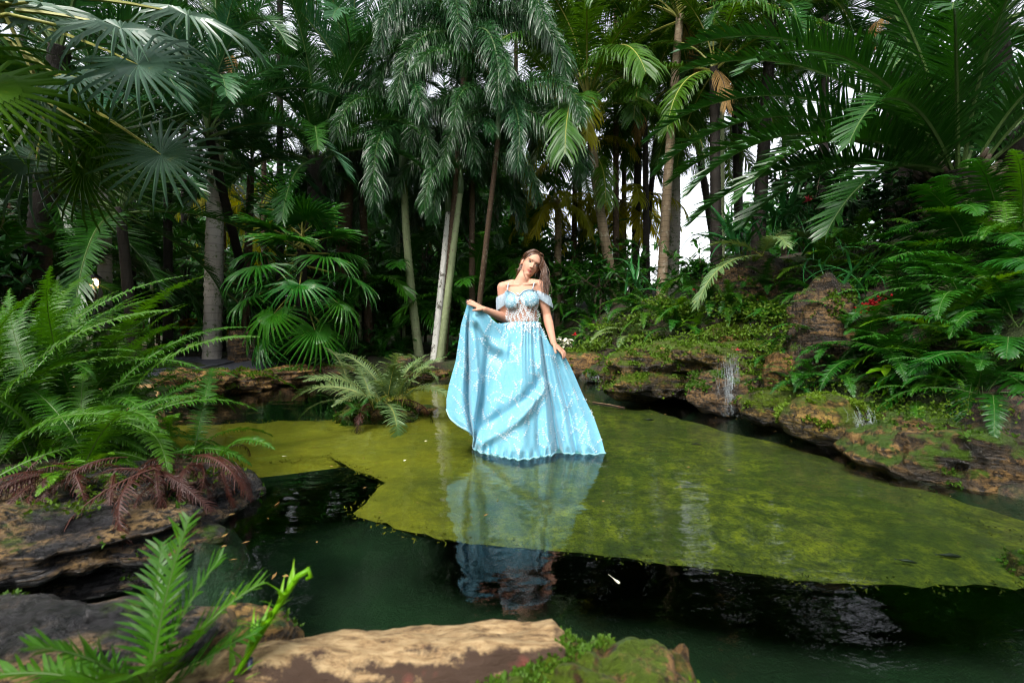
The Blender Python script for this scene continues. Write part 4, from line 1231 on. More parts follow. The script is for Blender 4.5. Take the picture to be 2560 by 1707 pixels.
# strap-leaved cascade with wandering leaves
def cascade(label, px, py, Y, n, sc, seed, az0=200, spread=200):
    p = at(px, py, Y)
    gz = max(gh(p.x, p.y), 0)
    t = thing('strap_plant', label, 'plant', (p.x, p.y, min(p.z, gz + 1.2)))
    rg = random.Random(seed)
    for i in range(n):
        obj('strap_leaf', STR[i % 4], t, (rg.gauss(0, .12), rg.gauss(0, .1), rg.gauss(0, .08)), (R(rg.uniform(-25, 25)), R(rg.uniform(-15, 15)), R(az0 + spread * (rg.random() - .5))), (sc * rg.uniform(.7, 1.3),) * 3)
    return t
cascade('long dark strap-leaved plant cascading from the top of the rocks', 1950, 560, 6.4, 40, 1.1, 1)
cascade('strap-leaved plant hanging in front of the bright gap', 1850, 610, 6.6, 34, 1.1, 2)
cascade('strap-leaved plant hanging below the red star flower', 2040, 620, 6.0, 26, 0.95, 3)
cascade('broad strap-leaved lily among ferns below the dark thin trunk', 1600, 720, 8.2, 18, 1.2, 4, 270, 360)
cascade('strap leaves drooping over the top of the upright boulder', 2050, 715, 4.6, 14, 0.6, 6, 255, 240)
cascade('strap-leaved plant holding the red berry cluster', 2150, 770, 4.6, 12, 0.75, 5, 250, 300)
# young pale palm frond drooping before the rocks
q = at(1905, 640, 5.6)
t = thing('young_palm', 'young yellow-green palm with one long frond drooping before the rock', 'palm tree', (q.x, q.y, gh(q.x, q.y)))
zq = q.z - gh(q.x, q.y)
for i, (az, L, e0, e1) in enumerate(((205, 1.35, 0, -70), (170, 0.9, 40, -50), (260, .8, 40, -50), (20, .9, 60, -30))):
    obj('frond', frond_mesh('frond', L, e0, e1, 40, 0.20, 0.018, 'ferny', 'stemy', 60, 35, 0.2, 10, .12, seed=500 + i, rr=0.006), t, (0, 0, zq), (0, 0, R(az)))
# background shrubs and undergrowth
ub = [(40, 760, 6.0, 1.3, 2), (140, 720, 8.5, 1.3, 3), (340, 770, 10, 1.1, 0), (400, 700, 12, 1.4, 2), (700, 800, 10.5, 1.1, 2), (850, 790, 10, 1.2, 3), (930, 800, 11, 1.2, 2), (900, 700, 12, 1.5, 3), (1000, 780, 11.5, 1.2, 0),
      (1170, 790, 11, 1.3, 2), (1240, 720, 12.5, 1.5, 2), (1350, 760, 11, 1.3, 0), (1420, 700, 11.5, 1.2, 1), (1500, 690, 10, 1.1, 1), (1580, 690, 11, 1.1, 0), (1740, 750, 8.5, 1.0, 1),
      (2090, 560, 8.0, 1.4, 3), (2300, 520, 8.5, 1.6, 3), (2520, 480, 7.5, 1.6, 2), (2250, 640, 6.2, 0.9, 2), (2010, 480, 9.5, 1.4, 2), (620, 700, 13, 1.4, 1), (500, 760, 12.5, 1.2, 0), (60, 600, 9, 1.8, 3), (200, 600, 11, 1.8, 3),
      (800, 640, 14, 1.8, 0), (1060, 640, 14, 1.8, 2), (1180, 600, 15, 1.9, 0), (350, 580, 15, 2.0, 2)]
ul = ['leafy shrub at the left border behind the tall fern clump', 'dark shrub behind the lit lantern', 'shrub left of the stout grey royal trunk', 'dark shrub beyond the grey royal trunk', 'dark shrub between the cut stump and the fan palm', 'dark shrub right of the glossy green fan palm', 'dark shrub behind the fern islet', 'tall dark shrub above the fern islet', 'shrub left of the brown-topped lichen trunk', 'dark shrub right of the leaning pale trunk', 'tall dark shrub right behind the head of the woman', 'shrub right of the bare shoulder', 'shrub left of the leaning ringed trunk', 'shrub at the foot of the leaning ringed trunk', 'shrub at the foot of the thin black trunk', 'shrub on the bank under the bright gap', 'dark shrub behind the red star flower', 'dark shrub behind the great date palm trunk', 'dark shrub at the right border under the great date palm', 'dark shrub in the middle of the right bank', 'dark shrub left of the great date palm fronds', 'far shrub beyond the thin dark trunk', 'far shrub beyond the gravel path', 'very dark shrub at the left border under the fan leaves', 'very dark shrub left of the mottled grey trunk', 'far tall shrub behind the glossy green fan palm', 'far tall shrub behind the leaning pale trunk', 'far tall shrub behind the foxtail plumes above the woman', 'far dark shrub behind the lantern trees']
for i, (a, b_, Y, s_, k) in enumerate(ub):
    p = at(a, b_, Y)
    g0 = gh(p.x, p.y)
    t = thing('understory_shrub', ul[i], 'shrub', (p.x, p.y, g0), 'shrubs filling the shade between trunks')
    hgt_ = max(0.1, p.z - g0 - 0.3)
    mb = MB()
    for j in range(3):
        an = j * 2.1 + i
        mb.tube([(math.cos(an) * .08, math.sin(an) * .08, -0.1), (math.cos(an) * .12, math.sin(an) * .1, hgt_ * .5), (math.cos(an) * .04, math.sin(an) * .04, hgt_ + .15)], [0.03, 0.022, 0.015], 5)
    obj('stem', mb.mesh('stem', [M['stemd']]), t)
    obj('foliage', SHR[k], t, (0, 0, hgt_), (0, 0, i * 1.7), s_)
    if hgt_ > 0.9:
        obj('foliage', SHR[(k + 1) % 4], t, (0.1, 0.0, hgt_ * .35), (0, 0, i * 2.7), s_ * .9)
fl = ['sword fern at the right foot of the cut stump', 'sword fern below the glossy green fan palm', 'sword fern right of the glossy green fan palm', 'sword fern behind the islet at left', 'sword fern behind the islet at right', 'sword fern right of the leaning pale trunk', 'sword fern behind her bare arm', 'sword fern beyond the left fern clumps', 'sword fern at the left border near the lantern', 'sword fern left of the gravel path', 'sword fern on the far shore behind the gown', 'sword fern on the far shore right of the gown']
for i, (a, b_, Y, s_, fr) in enumerate(((700, 880, 9.0, 1.5, FERD), (760, 885, 8.6, 1.3, FERD), (850, 850, 9.5, 1.4, FERD), (940, 850, 10, 1.4, FERD), (1000, 860, 10, 1.2, FERD), (1160, 860, 9.6, 1.2, FERD), (1380, 800, 10.5, 1.5, FERD), (300, 830, 7, 1.3, FERD), (120, 820, 5.5, 1.3, FERD),
                                        (430, 830, 9, 1.2, FERD), (1240, 840, 10, 1.3, FERD), (1330, 830, 9.8, 1.2, FERD))):
    p = at(a, b_, Y)
    clump('shade_fern', fl[i], fr, (p.x, p.y, gh(p.x, p.y)), 18, s_, 400 + i, group='sword ferns carpeting the far shore')
al = ['low clumping palm left of the brown-topped lichen trunk', 'low clumping palm behind the fern islet', 'low clumping palm right of the leaning pale trunk', 'low clumping palm right of her head', 'low clumping palm left of the leaning ringed trunk', 'low clumping palm left of the grey royal trunk', 'low clumping palm at left under the fan leaves', 'low clumping palm behind her head', 'low clumping palm at the left border', 'low clumping palm behind the cut stump']
for i, (a, b_, Y, s_) in enumerate(((1010, 700, 11, 1.3), (900, 690, 10.5, 1.2), (1180, 720, 10.5, 1.3), (1360, 660, 12, 1.3), (1480, 640, 12.5, 1.2), (380, 640, 10, 1.2), (180, 560, 8, 1.3), (1260, 640, 12, 1.3), (80, 660, 7, 1.1), (680, 720, 11, 1.0))):
    p = at(a, b_, Y)
    t = thing('areca_palm', al[i], 'palm tree', (p.x, p.y, gh(p.x, p.y)), 'low clumping palms behind the pool')
    mb = MB()
    zt = max(.2, p.z - gh(p.x, p.y) - .5)
    mb.tube([(0, 0, -.1), (0, 0, zt)], [.05, .035], 7)
    obj('trunk', mb.mesh('trunk', [M['bark_lichen']]), t)
    crown(t, ARE, 16, zt, 600 + i, s_)
# a far wood that reads as one mass
rg = random.Random(77)
V, Fs = [], []
def leafblob(c, rad, n, size):
    for i in range(n):
        d = Vector((rg.gauss(0, 1), rg.gauss(0, 1), rg.gauss(0, 1))).normalized() * (rg.random() ** .4)
        p = Vector((c[0] + d.x * rad, c[1] + d.y * rad * .6, c[2] + d.z * rad))
        if p.z < 0.1: continue
        u = Vector((rg.gauss(0, 1), rg.gauss(0, 1), rg.gauss(-.4, .6))).normalized() * size * rg.uniform(.6, 1.4)
        w = u.cross(Vector((rg.gauss(0, 1), rg.gauss(0, 1), rg.gauss(0, 1)))).normalized() * size * .16
        k = len(V)
        V.extend([p, p + u * .5 + w, p + u, p + u * .5 - w])
        Fs.append((k, k + 1, k + 2, k + 3))
for i in range(150):
    px = rg.uniform(-500, 3060)
    Y = rg.uniform(19, 27)
    if 1540 < px < 1860:
        top = 770
    elif px > 1830:
        top = rg.uniform(430, 640)
    else:
        top = rg.uniform(350, 560) if not 1340 < px < 1560 else rg.uniform(600, 680)
    zt = CAMH - (top - HOR) / F * Y
    rad = rg.uniform(1.4, 2.6)
    z = zt - rad
    while z > -0.5:
        leafblob(((px - 1280) / F * Y, Y, z), rad, 330, 0.55)
        z -= rad * 1.3
for i in range(70):                                        # unseen wood added round the sides and behind to block fill light
    a = R(rg.uniform(150, 390))
    rr_ = rg.uniform(9, 15)
    c = (math.cos(a) * rr_, 2 + math.sin(a) * rr_)
    if c[1] > 5:
        continue
    zt = rg.uniform(4.5, 7.5)
    rad = rg.uniform(1.4, 2.4)
    z = zt - rad
    while z > -0.5:
        leafblob((c[0], c[1], z), rad, 300, 0.6)
        z -= rad * 1.3
w_ = obj('far_wood', mesh('far_wood', V, Fs, [M['shrub']]))
kind(w_, 'stuff')
w_['label'] = 'distant mass of leaves closing the view behind the palms, with unseen ones added round the sides to block light'

# ------------------------------------------------------------------ the woman
PD = 3.61
PB = Vector((at(1310, 1115, PD).x, PD, LEDGE_Z))
def pp(px, py, dy=0.0):
    return at(px, py, PD + dy) - PB
person = thing('person', 'woman in a pale blue off-shoulder gown holding out her skirt in the shallow pool', 'person', PB)

def skinmat():
    m, n, l, out = newmat('skin')
    vc = n.new('ShaderNodeVertexColor')
    vc.layer_name = 'tone'
    g = n.new('ShaderNodeNewGeometry')
    nf = noise_tex(n, l, g.outputs['Position'], 60, 3)
    c = mixc(n, l, math_n(n, l, 'MULTIPLY', nf, 0.15), vc.outputs[0], (0.45, 0.18, 0.12))
    p = n.new('ShaderNodeBsdfPrincipled')
    l.new(c, p.inputs['Base Color'])
    p.inputs['Roughness'].default_value = 0.58
    p.inputs['Specular IOR Level'].default_value = 0.28
    p.inputs['Subsurface Weight'].default_value = 0.12
    p.inputs['Subsurface Radius'].default_value = (0.02, 0.008, 0.004)
    p.inputs['Subsurface Scale'].default_value = 0.3
    l.new(p.outputs[0], out.inputs[0])
    return m
M['skin'] = skinmat()
M['hair'] = plain('brown_hair', (0.075, 0.031, 0.012), 0.36, 0.65, 60, spec=0.6)
M['eyew'] = plain('eye_white', (0.7, 0.68, 0.66), 0.2, 0.05)
M['iris'] = plain('iris', (0.018, 0.010, 0.006), 0.15, 0.2)
M['lash'] = plain('lashes', (0.012, 0.008, 0.006), 0.6, 0.2)
M['brow'] = plain('eyebrow', (0.055, 0.03, 0.018), 0.7, 0.2)
M['nail'] = plain('nail_polish', (0.03, 0.03, 0.05), 0.2, 0.2)

r_ = R(29)
hup = Vector((math.sin(r_), 0, math.cos(r_)))
hri = Vector((math.cos(r_), 0, -math.sin(r_)))
HM = Matrix((hri, Vector((0, 1, 0)), hup)).transposed() @ Matrix.Rotation(R(12), 3, 'Z') @ Matrix.Rotation(R(-3), 3, 'X')
HO = pp(1334, 659, -0.03)
def hp(x, y, z):
    return HO + HM @ Vector((x, y + 0.076, z - 0.004))
mb = MB()
def chain(pts, rad, n=12):
    for i in range(len(pts)):
        mb.ellip(pts[i], (rad[i],) * 3, 14, 10)
    mb.tube(pts, rad, n)
def ringloft(rings, n=28):
    V, Fs = [], []
    for (c, rx, ry) in rings:
        for j in range(n):
            t = 2 * PI * j / n
            V.append(c + Vector((math.cos(t) * rx, math.sin(t) * ry, 0)))
    k = len(rings)
    for i in range(k - 1):
        for j in range(n):
            j2 = (j + 1) % n
            Fs.append((i * n + j, i * n + j2, (i + 1) * n + j2, (i + 1) * n + j))
    Fs.append(tuple(range(n))[::-1])
    Fs.append(tuple((k - 1) * n + j for j in range(n)))
    mb.add(V, Fs)
# torso, bottom to top
ringloft([(pp(1312, 905, 0.07), .110, .085), (pp(1311, 880, 0.07), .120, .085), (pp(1310, 850, 0.055), .120, .080), (pp(1308, 825, 0.03), .112, .072), (pp(1307, 803, -.005), .116, .080), (pp(1305, 780, -.005), .119, .082),
          (pp(1304, 755, -.005), .130, .092), (pp(1304, 735, 0.0), .138, .085), (pp(1304, 722, .005), .140, .070), (pp(1304, 713, .01), .115, .052), (pp(1303, 706, .012), .068, .046)])
for sx_, sy_ in ((1284, 756), (1327, 751)):
    mb.ellip(pp(sx_, sy_, -0.072), (.060, .050, .060), 16, 12)
# shoulders, neck
chain([pp(1259, 719, .01), pp(1280, 711, .012)], [.047, .04]); chain([pp(1350, 714, .01), pp(1328, 709, .012)], [.047, .04])
chain([pp(1301, 712, .012), pp(1307, 697, .005), hp(0.0, .015, -.075)], [.060, .050, .050], 16)
# collar bones
chain([pp(1296, 713, -.045), pp(1266, 712, -.028)], [.010, .011], 8); chain([pp(1310, 712, -.045), pp(1341, 708, -.028)], [.010, .011], 8)
# arms
def arm(sh, el, wr, d):
    sh, el, wr = pp(*sh), pp(*el), pp(*wr)
    chain([sh, sh.lerp(el, .35), sh.lerp(el, .75), el], [.046, .046, .039, .035], 14)
    chain([el, el.lerp(wr, .3), el.lerp(wr, .7), wr], [.035, .037, .029, .0225], 14)
    return wr
W1 = arm((1257, 719, .01), (1263, 796, .03), (1210, 773, -.13), 0)
W2 = arm((1352, 715, .01), (1367, 788, .015), (1384, 858, -.10), 0)
def hand(wr, fw, up_, curl, ln, spreadv, thumb_dir):
    """palm with four fingers and a thumb; fw along the hand, up_ = back of the hand"""
    fw = fw.normalized()
    sd = fw.cross(up_).normalized()
    up_ = sd.cross(fw).normalized()
    B = Matrix((fw, sd, up_)).transposed()
    pc = wr + fw * .042
    mb.ellip(pc, (.052, .038, .014), 16, 10, B)
    mb.tube([wr, wr + fw * .02], [.0225, .02], 12)
    tips = []
    for k, (o_, le) in enumerate(((-.029, .058), (-.010, .070), (.010, .075), (.028, .068))):
        b0 = wr + fw * .075 + sd * o_
        d1 = (fw + sd * spreadv * o_ * 8).normalized()
        d2 = (d1 * math.cos(curl) - up_ * math.sin(curl)).normalized()
        d3 = (d1 * math.cos(curl * 1.9) - up_ * math.sin(curl * 1.9)).normalized()
        q1 = b0 + d1 * le * .42
        q2 = q1 + d2 * le * .33
        q3 = q2 + d3 * le * .25
        chain([wr + fw * .05 + sd * o_ * .8, b0, q1, q2, q3], [.010, .0092, .0086, .0078, .0068], 8)
        tips.append((q3, d3))
    t0 = wr + fw * .02 + sd * .026 * thumb_dir
    td = (fw * .75 + sd * thumb_dir * .55 - up_ * .4).normalized()
    chain([t0, t0 + td * .032, t0 + td * .055 + fw * .006], [.0125, .0105, .0085], 8)
    return tips
tipsR = hand(W1, pp(1176, 756, -.13) - W1, Vector((-.25, -.35, 1)), R(8), 1, 1, -1)
tipsL = hand(W2, pp(1406, 879, -.12) - W2, Vector((.75, -.45, .55)), R(26), 1, .6, 1)
# legs under the skirt
for s_ in (-1, 1):
    a = pp(1309 + s_ * 20, 890, 0.08)
    chain([a, a + Vector((s_ * .01, -.01, -.36)), Vector((a.x + s_ * .03, .0, .07))], [.085, .052, .036], 14)
    chain([Vector((a.x + s_ * .03, .02, .035)), Vector((a.x + s_ * .045, -.13, .025))], [.034, .024], 10)
# head
E3 = HM
def he(c, r, n=20, k=14):
    mb.ellip(hp(*c), r, n, k, E3)
he((0, .018, .034), (.073, .090, .076)); he((0, -.012, -.028), (.060, .070, .080)); he((0, -.050, -.086), (.026, .026, .022)); he((0, -.03, -.065), (.045, .045, .035))
for s_ in (-1, 1):
    he((s_ * .034, -.036, -.030), (.022, .026, .026)); he((s_ * .071, .012, -.012), (.010, .018, .030)); he((s_ * .036, -.018, -.060), (.018, .030, .026))
chain([hp(0, -.075, .010), hp(0, -.088, -.016), hp(0, -.094, -.029)], [.0055, .0068, .0085], 8)
for s_ in (-1, 1):
    he((s_ * .0095, -.085, -.032), (.0075, .009, .0062), 10, 8)
chain([hp(-.023, -.067, -.0572), hp(0, -.0765, -.0567), hp(.023, -.067, -.0572)], [.002, .0042, .002], 8)
chain([hp(-.021, -.067, -.059), hp(0, -.0755, -.0650), hp(.021, -.067, -.059)], [.002, .0050, .002], 8)
he((0, -.062, .030), (.048, .022, .020))
me = mb.mesh('body', [M['skin']])
body = obj('body', me, person)
md = body.modifiers.new('remesh', 'REMESH')
md.mode = 'VOXEL'
md.voxel_size = 0.0042
ms = body.modifiers.new('smooth', 'SMOOTH')
ms.factor = 0.5
ms.iterations = 5
bpy.context.view_layer.update()
dg = bpy.context.evaluated_depsgraph_get()
me2 = bpy.data.meshes.new_from_object(body.evaluated_get(dg))
body.modifiers.clear()
body.data = me2
me2.name = 'body'
me2.polygons.foreach_set('use_smooth', np.ones(len(me2.polygons), bool))
if not me2.materials:
    me2.materials.append(M['skin'])
nv = len(me2.vertices)
co = np.empty(nv * 3)
me2.vertices.foreach_get('co', co)
co = co.reshape(-1, 3)
# skin tones: lips, cheeks, lids; nostril and lip-parting shade painted in
inv = np.array(HM.inverted())
hl = (co - np.array(HO)) @ inv.T - np.array([0, .076, -.004])
tone = np.tile(np.array([0.54, 0.29, 0.195]), (nv, 1))
def blob(c, r, col, k):
    d = np.sqrt((((hl - np.array(c)) / np.array(r)) ** 2).sum(1))
    w = np.clip(1.25 - d, 0, 1)[:, None] * k
    w = np.minimum(w * 1.6, k)
    tone[:] = tone * (1 - w) + np.array(col) * w
for s_ in (-1, 1):
    blob((s_ * .040, -.060, -.035), (.024, .03, .018), (0.58, 0.22, 0.15), .3)
    blob((s_ * .031, -.080, .008), (.017, .02, .010), (0.24, 0.11, 0.07), .5)
    blob((s_ * .012, -.094, -.040), (.006, .012, .004), (0.2, 0.07, 0.05), .6)  # shade under the nostrils put into the skin colour
blob((0, -.080, -.0605), (.026, .02, .0095), (0.34, 0.075, 0.07), .95)
blob((0, -.082, -.0600), (.019, .02, .0018), (0.16, 0.03, 0.03), .9)  # shade between the lips put into the colour
ca = me2.color_attributes.new('tone', 'FLOAT_COLOR', 'POINT')
ca.data.foreach_set('color', np.concatenate([tone, np.ones((nv, 1))], 1).ravel())
# eyes, brows
for s_ in (-1, 1):
    m1 = MB(); m1.ellip(hp(s_ * .031, -.0640, .003), (.0130, .0075, .0048), 14, 10, HM)
    e = obj('eye', m1.mesh('eye', [M['eyew']]), person)
    m1 = MB(); m1.ellip(hp(s_ * .031 + .001, -.0698, .0035), (.0060, .0028, .0048), 12, 8, HM)
    obj('iris', m1.mesh('iris', [M['iris']]), e)
    m1 = MB(); m1.tube([hp(s_ * (.031 + q), -.0722 + abs(q) * .35, .003 + .0062 - 24 * q * q) for q in (-.015, -.009, -.003, .003, .009, .0155)], [.0012, .0022, .0025, .0025, .0024, .0013], 6)
    obj('eyelash', m1.mesh('eyelash', [M['lash']]), e)
    m1 = MB(); m1.tube([hp(s_ * q, -.0815 + q * q * 9, .0205 + z_) for q, z_ in ((.014, 0), (.024, .0035), (.036, .0045), (.047, -.001), (.052, -.004))], [.0022, .0030, .0028, .0020, .001], 6)
    obj('eyebrow', m1.mesh('eyebrow', [M['brow']]), person)
for tp, d in tipsR + tipsL:
    m1 = MB(); m1.ellip(tp + Vector((0, -.003, .002)), (.0045, .0045, .005), 8, 6)
    obj('fingernail', m1.mesh('fingernail', [M['nail']]), person)
# hair: parted cap plus locks
hb = MB()
rg = random.Random(31)
def cap_pt(th, ph, k=1.0):
    return (0 + math.sin(ph) * math.cos(th) * .083 * k, .020 + math.sin(ph) * math.sin(th) * .100 * k, .036 + math.cos(ph) * .086 * k)
def lock(pts, r0, n=6):
    P = [Vector(q) for q in pts]
    P = [P[0] * 2 - P[1]] + P + [P[-1] * 2 - P[-2]]
    pts = []
    for i in range(1, len(P) - 2):
        for q in range(3):
            t = q / 3
            pts.append(.5 * ((2 * P[i]) + (P[i + 1] - P[i - 1]) * t + (2 * P[i - 1] - 5 * P[i] + 4 * P[i + 1] - P[i + 2]) * t * t + (3 * P[i] - P[i - 1] - 3 * P[i + 1] + P[i + 2]) * t ** 3))
    pts.append(P[-2])
    k = len(pts)
    hb.tube(pts, [r0 * (0.9 if i == 0 else 1.0 - 0.80 * (i / (k - 1)) ** 1.6) for i in range(k)], n)
V, Fs = [], []
NT, NP = 48, 16
for i in range(NP + 1):
    for j in range(NT):
        th = 2 * PI * j / NT
        fr_ = max(0, -math.sin(th))                       # 1 at the face
        pm = R(130) - R(82) * fr_ ** 1.7
        ph = pm * i / NP
        k = 1 + 0.018 * math.sin(j * 5.3) + 0.012 * math.sin(th * 22)
        V.append(hp(*cap_pt(th, ph, k * (1 - .10 * (i / NP) ** 3))))
for i in range(NP):
    for j in range(NT):
        j2 = (j + 1) % NT
        Fs.append((i * NT + j, (i + 1) * NT + j, (i + 1) * NT + j2, i * NT + j2))
hb.add(V, Fs)
for i in range(520):                                       # combed strands over the cap, sweeping back from the parting
    sd_ = 1 if i % 2 else -1
    f = rg.uniform(-.62, 1.3)
    a = hp(.012 + sd_ * .003, .020 + math.sin(f) * .100, .036 + math.cos(f) * .088)
    th = PI / 2 - sd_ * (rg.uniform(1.15, 2.15) if f < 0.3 else rg.uniform(.15, 1.4))
    b_ = hp(*cap_pt(th, R(rg.uniform(50, 66)), 1.03)); c_ = hp(*cap_pt(th + sd_ * .25, R(rg.uniform(92, 122)), 1.01))
    k1 = a.lerp(b_, .5); k1 = k1 + (k1 - hp(0, .02, .036)).normalized() * .016
    k2 = b_.lerp(c_, .5); k2 = k2 + (k2 - hp(0, .02, .036)).normalized() * .008
    lock([a, k1, b_, k2, c_], rg.uniform(.0014, .0030), 5)
for i in range(300):                                       # long locks falling on her left shoulder
    th, ph = rg.uniform(-.95, 1.3), R(rg.uniform(50, 112))
    a = hp(*cap_pt(th, ph, 1.01))
    ex, ey = rg.gauss(1363, 5.0), rg.uniform(700, 744)
    dy = -.075 + .11 * (th + .95) / 2.25 + rg.uniform(-.012, .012)
    b_ = a + Vector((.010, 0, -.030)) + HM @ Vector((.008, 0, 0))
    w1, w2 = rg.uniform(-3.4, 3.4), rg.uniform(-3, 3)
    ps = [a, b_]
    sx0 = 1280 + (b_.x + PB.x) / (b_.y + PB.y) * F
    sy0 = HOR - (b_.z + PB.z - CAMH) / (b_.y + PB.y) * F
    if ey < sy0 + 20:
        ey = sy0 + 30
    d0 = b_.y + PB.y - PD
    for k in range(1, 6):
        t_ = k / 5
        ps.append(pp(sx0 + (ex - sx0) * min(1, t_ * 1.3) ** .8 + w1 * math.sin(t_ * 7 + w2) * t_, sy0 + (ey - sy0) * t_, d0 + (dy - d0) * t_))
    lock(ps, rg.uniform(.0018, .0036), 5)
for i in range(90):                                        # hair behind the neck on her right
    a = hp(rg.uniform(-.078, -.05), rg.uniform(.03, .09), rg.uniform(-.04, .03))
    ex, ey = rg.gauss(1296, 4), rg.uniform(680, 704)
    b_ = pp((1303 + ex) / 2, 672, .03)
    lock([a, b_, pp(ex, ey - 8, .045), pp(ex + rg.uniform(-2, 2), ey, .05)], rg.uniform(.0025, .0045), 5)
for i in range(5):                                         # loose strand beside the face
    a = hp(-.050, -.052 + i * .002, .070)
    lock([a, hp(-.067, -.050, .03), hp(-.071, -.052, -.01), hp(-.066, -.058, -.05), pp(1308.5 + i * .5, 684, -.07), pp(1312 + i * .8, 693 + i * 1.2, -.07)], .0011, 5)
obj('hair', hb.mesh('hair', [M['hair']]), person)
m1 = MB(); q = hp(.070, -.005, -.055); m1.ellip(q, (.005, .004, .012), 8, 6); m1.ellip(q + Vector((0, 0, -.018)), (.004, .004, .006), 8, 6); m1.ellip(q + Vector((0, 0, -.009)), (.002, .002, .012), 6, 5)
obj('earring', m1.mesh('earring', [plain('silver', (0.7, 0.72, 0.8), 0.2, 0.2, 90, metal=0.8)]), person)

# gown
def gownmat(name, c, lace=0.35, sheer=0.0):
    m, n, l, out = newmat(name)
    g = n.new('ShaderNodeNewGeometry')
    n1 = noise_tex(n, l, g.outputs['Position'], 42, 3, 0.6, 2.5)
    n2 = noise_tex(n, l, g.outputs['Position'], 7, 3)
    k = ramp(n, l, n1, [(0.50, 0.0), (0.54, 1.0), (0.58, 1.0), (0.62, 0.0)])
    c0 = mixc(n, l, n2, tuple(x * .86 for x in c), tuple(min(1, x * 1.08) for x in c))
    col = mixc(n, l, math_n(n, l, 'MULTIPLY', k, lace), c0, (0.45, 0.58, 0.66))
    p = n.new('ShaderNodeBsdfPrincipled')
    l.new(col, p.inputs['Base Color'])
    p.inputs['Roughness'].default_value = 0.55
    p.inputs['Sheen Weight'].default_value = 0.35
    p.inputs['Sheen Roughness'].default_value = 0.4
    b = n.new('ShaderNodeBump')
    b.inputs['Strength'].default_value = 0.35
    b.inputs['Distance'].default_value = 0.004
    l.new(n1, b.inputs['Height'])
    l.new(b.outputs[0], p.inputs['Normal'])
    last = p.outputs[0]
    if sheer:
        t_ = n.new('ShaderNodeBsdfTransparent')
        mx = n.new('ShaderNodeMixShader')
        mx.inputs[0].default_value = sheer
        l.new(last, mx.inputs[1]); l.new(t_.outputs[0], mx.inputs[2])
        last = mx.outputs[0]
    l.new(last, out.inputs[0])
    return m
BLUE = (0.14, 0.43, 0.575)
M['gown'] = gownmat('blue_tulle', BLUE, 0.30)
M['cup'] = gownmat('blue_lace', (0.15, 0.35, 0.45), 0.85)
M['sleeve'] = gownmat('pale_lace', (0.36, 0.47, 0.55), 0.9, 0.18)
M['hem'] = gownmat('hem_band', (0.26, 0.52, 0.64), 0.2)
M['appl'] = plain('white_embroidery', (0.72, 0.79, 0.83), 0.5, 0.12, 200)
def pl(u, tab):
    us = [a[0] for a in tab]
    return np.stack([np.interp(u, us, [a[k] for a in tab]) for k in range(1, len(tab[0]))], -1)
TOP = [(0, 1168, 760, 3.50), (.07, 1189, 760, 3.47), (.13, 1207, 768, 3.48), (.19, 1223, 793, 3.50), (.25, 1243, 810, 3.52), (.33, 1268, 806, 3.545), (.42, 1288, 804, 3.515), (.5, 1307, 804, 3.50), (.6, 1328, 804, 3.515), (.68, 1346, 803, 3.545),
       (.76, 1355, 822, 3.56), (.88, 1376, 863, 3.53), (.94, 1393, 873, 3.49), (1, 1411, 887, 3.52)]
HEM = [(0, 1116, 1026, 3.54), (.05, 1125, 1050, 3.49), (.10, 1146, 1068, 3.45), (.15, 1171, 1081, 3.42), (.19, 1186, 1096, 3.43), (.225, 1181, 1117, 3.585), (.30, 1207, 1132, 3.43), (.40, 1250, 1141, 3.34), (.54, 1314, 1146, 3.285),
       (.64, 1350, 1141, 3.335), (.76, 1396, 1129, 3.455), (.88, 1457, 1134, 3.405), (1, 1514, 1132, 3.43)]
LEF = [(0, 1168, 760, 3.50), (.16, 1153, 810, 3.55), (.46, 1139, 903, 3.57), (.68, 1123, 960, 3.57), (.85, 1116, 998, 3.56), (1, 1116, 1026, 3.54)]
RIG = [(0, 1411, 887, 3.52), (.17, 1432, 928, 3.55), (.40, 1457, 986, 3.55), (.64, 1486, 1046, 3.52), (.86, 1505, 1100, 3.46), (1, 1514, 1132, 3.43)]
NU, NV = 220, 120
uu = np.linspace(0, 1, NU + 1)
vv = np.linspace(0, 1, NV + 1)
def smooth1(a, k):
    p_ = np.pad(a, ((k, k), (0, 0)), 'edge')
    return np.stack([np.convolve(p_[:, c], np.ones(2 * k + 1) / (2 * k + 1), 'valid') for c in range(a.shape[1])], 1)
T_, H_, Lf, Rt = smooth1(pl(uu, TOP), 3), smooth1(pl(uu, HEM), 3), pl(vv, LEF), pl(vv, RIG)
U, Vv = np.meshgrid(uu, vv)
a3 = lambda x: x[:, :, None]
G = a3(1 - Vv) * T_[None] + a3(Vv) * H_[None] + a3(1 - U) * Lf[:, None] + a3(U) * Rt[:, None] - (
    a3((1 - U) * (1 - Vv)) * T_[0] + a3(U * (1 - Vv)) * T_[-1] + a3((1 - U) * Vv) * H_[0] + a3(U * Vv) * H_[-1])
edge = np.sin(PI * U) ** 0.5
G[:, :, 2] -= 0.05 * np.sin(PI * U) * np.sin(PI * np.clip(Vv, 0, 1) ** .8)
dsp = np.zeros_like(U)
def fold(u0, u1, amp, w0, w1, v0=0.0, v1=1.0, pw=0.8):
    t = np.clip((Vv - v0) / (v1 - v0), 0, 1)
    uc = u0 + (u1 - u0) * t
    w = w0 + (w1 - w0) * t
    env = np.clip(t * 6, 0, 1) * np.clip((1.06 - t) * 8, 0, 1) * (0.25 + 0.75 * t ** pw)
    return amp * np.exp(-((U - uc) / w) ** 2) * env
dsp += fold(.035, .185, .10, .012, .014, 0, 1.05, .2)                # sharp crease on the lifted side
dsp -= fold(.015, .12, .035, .02, .05); dsp -= fold(.07, .27, .05, .02, .035)
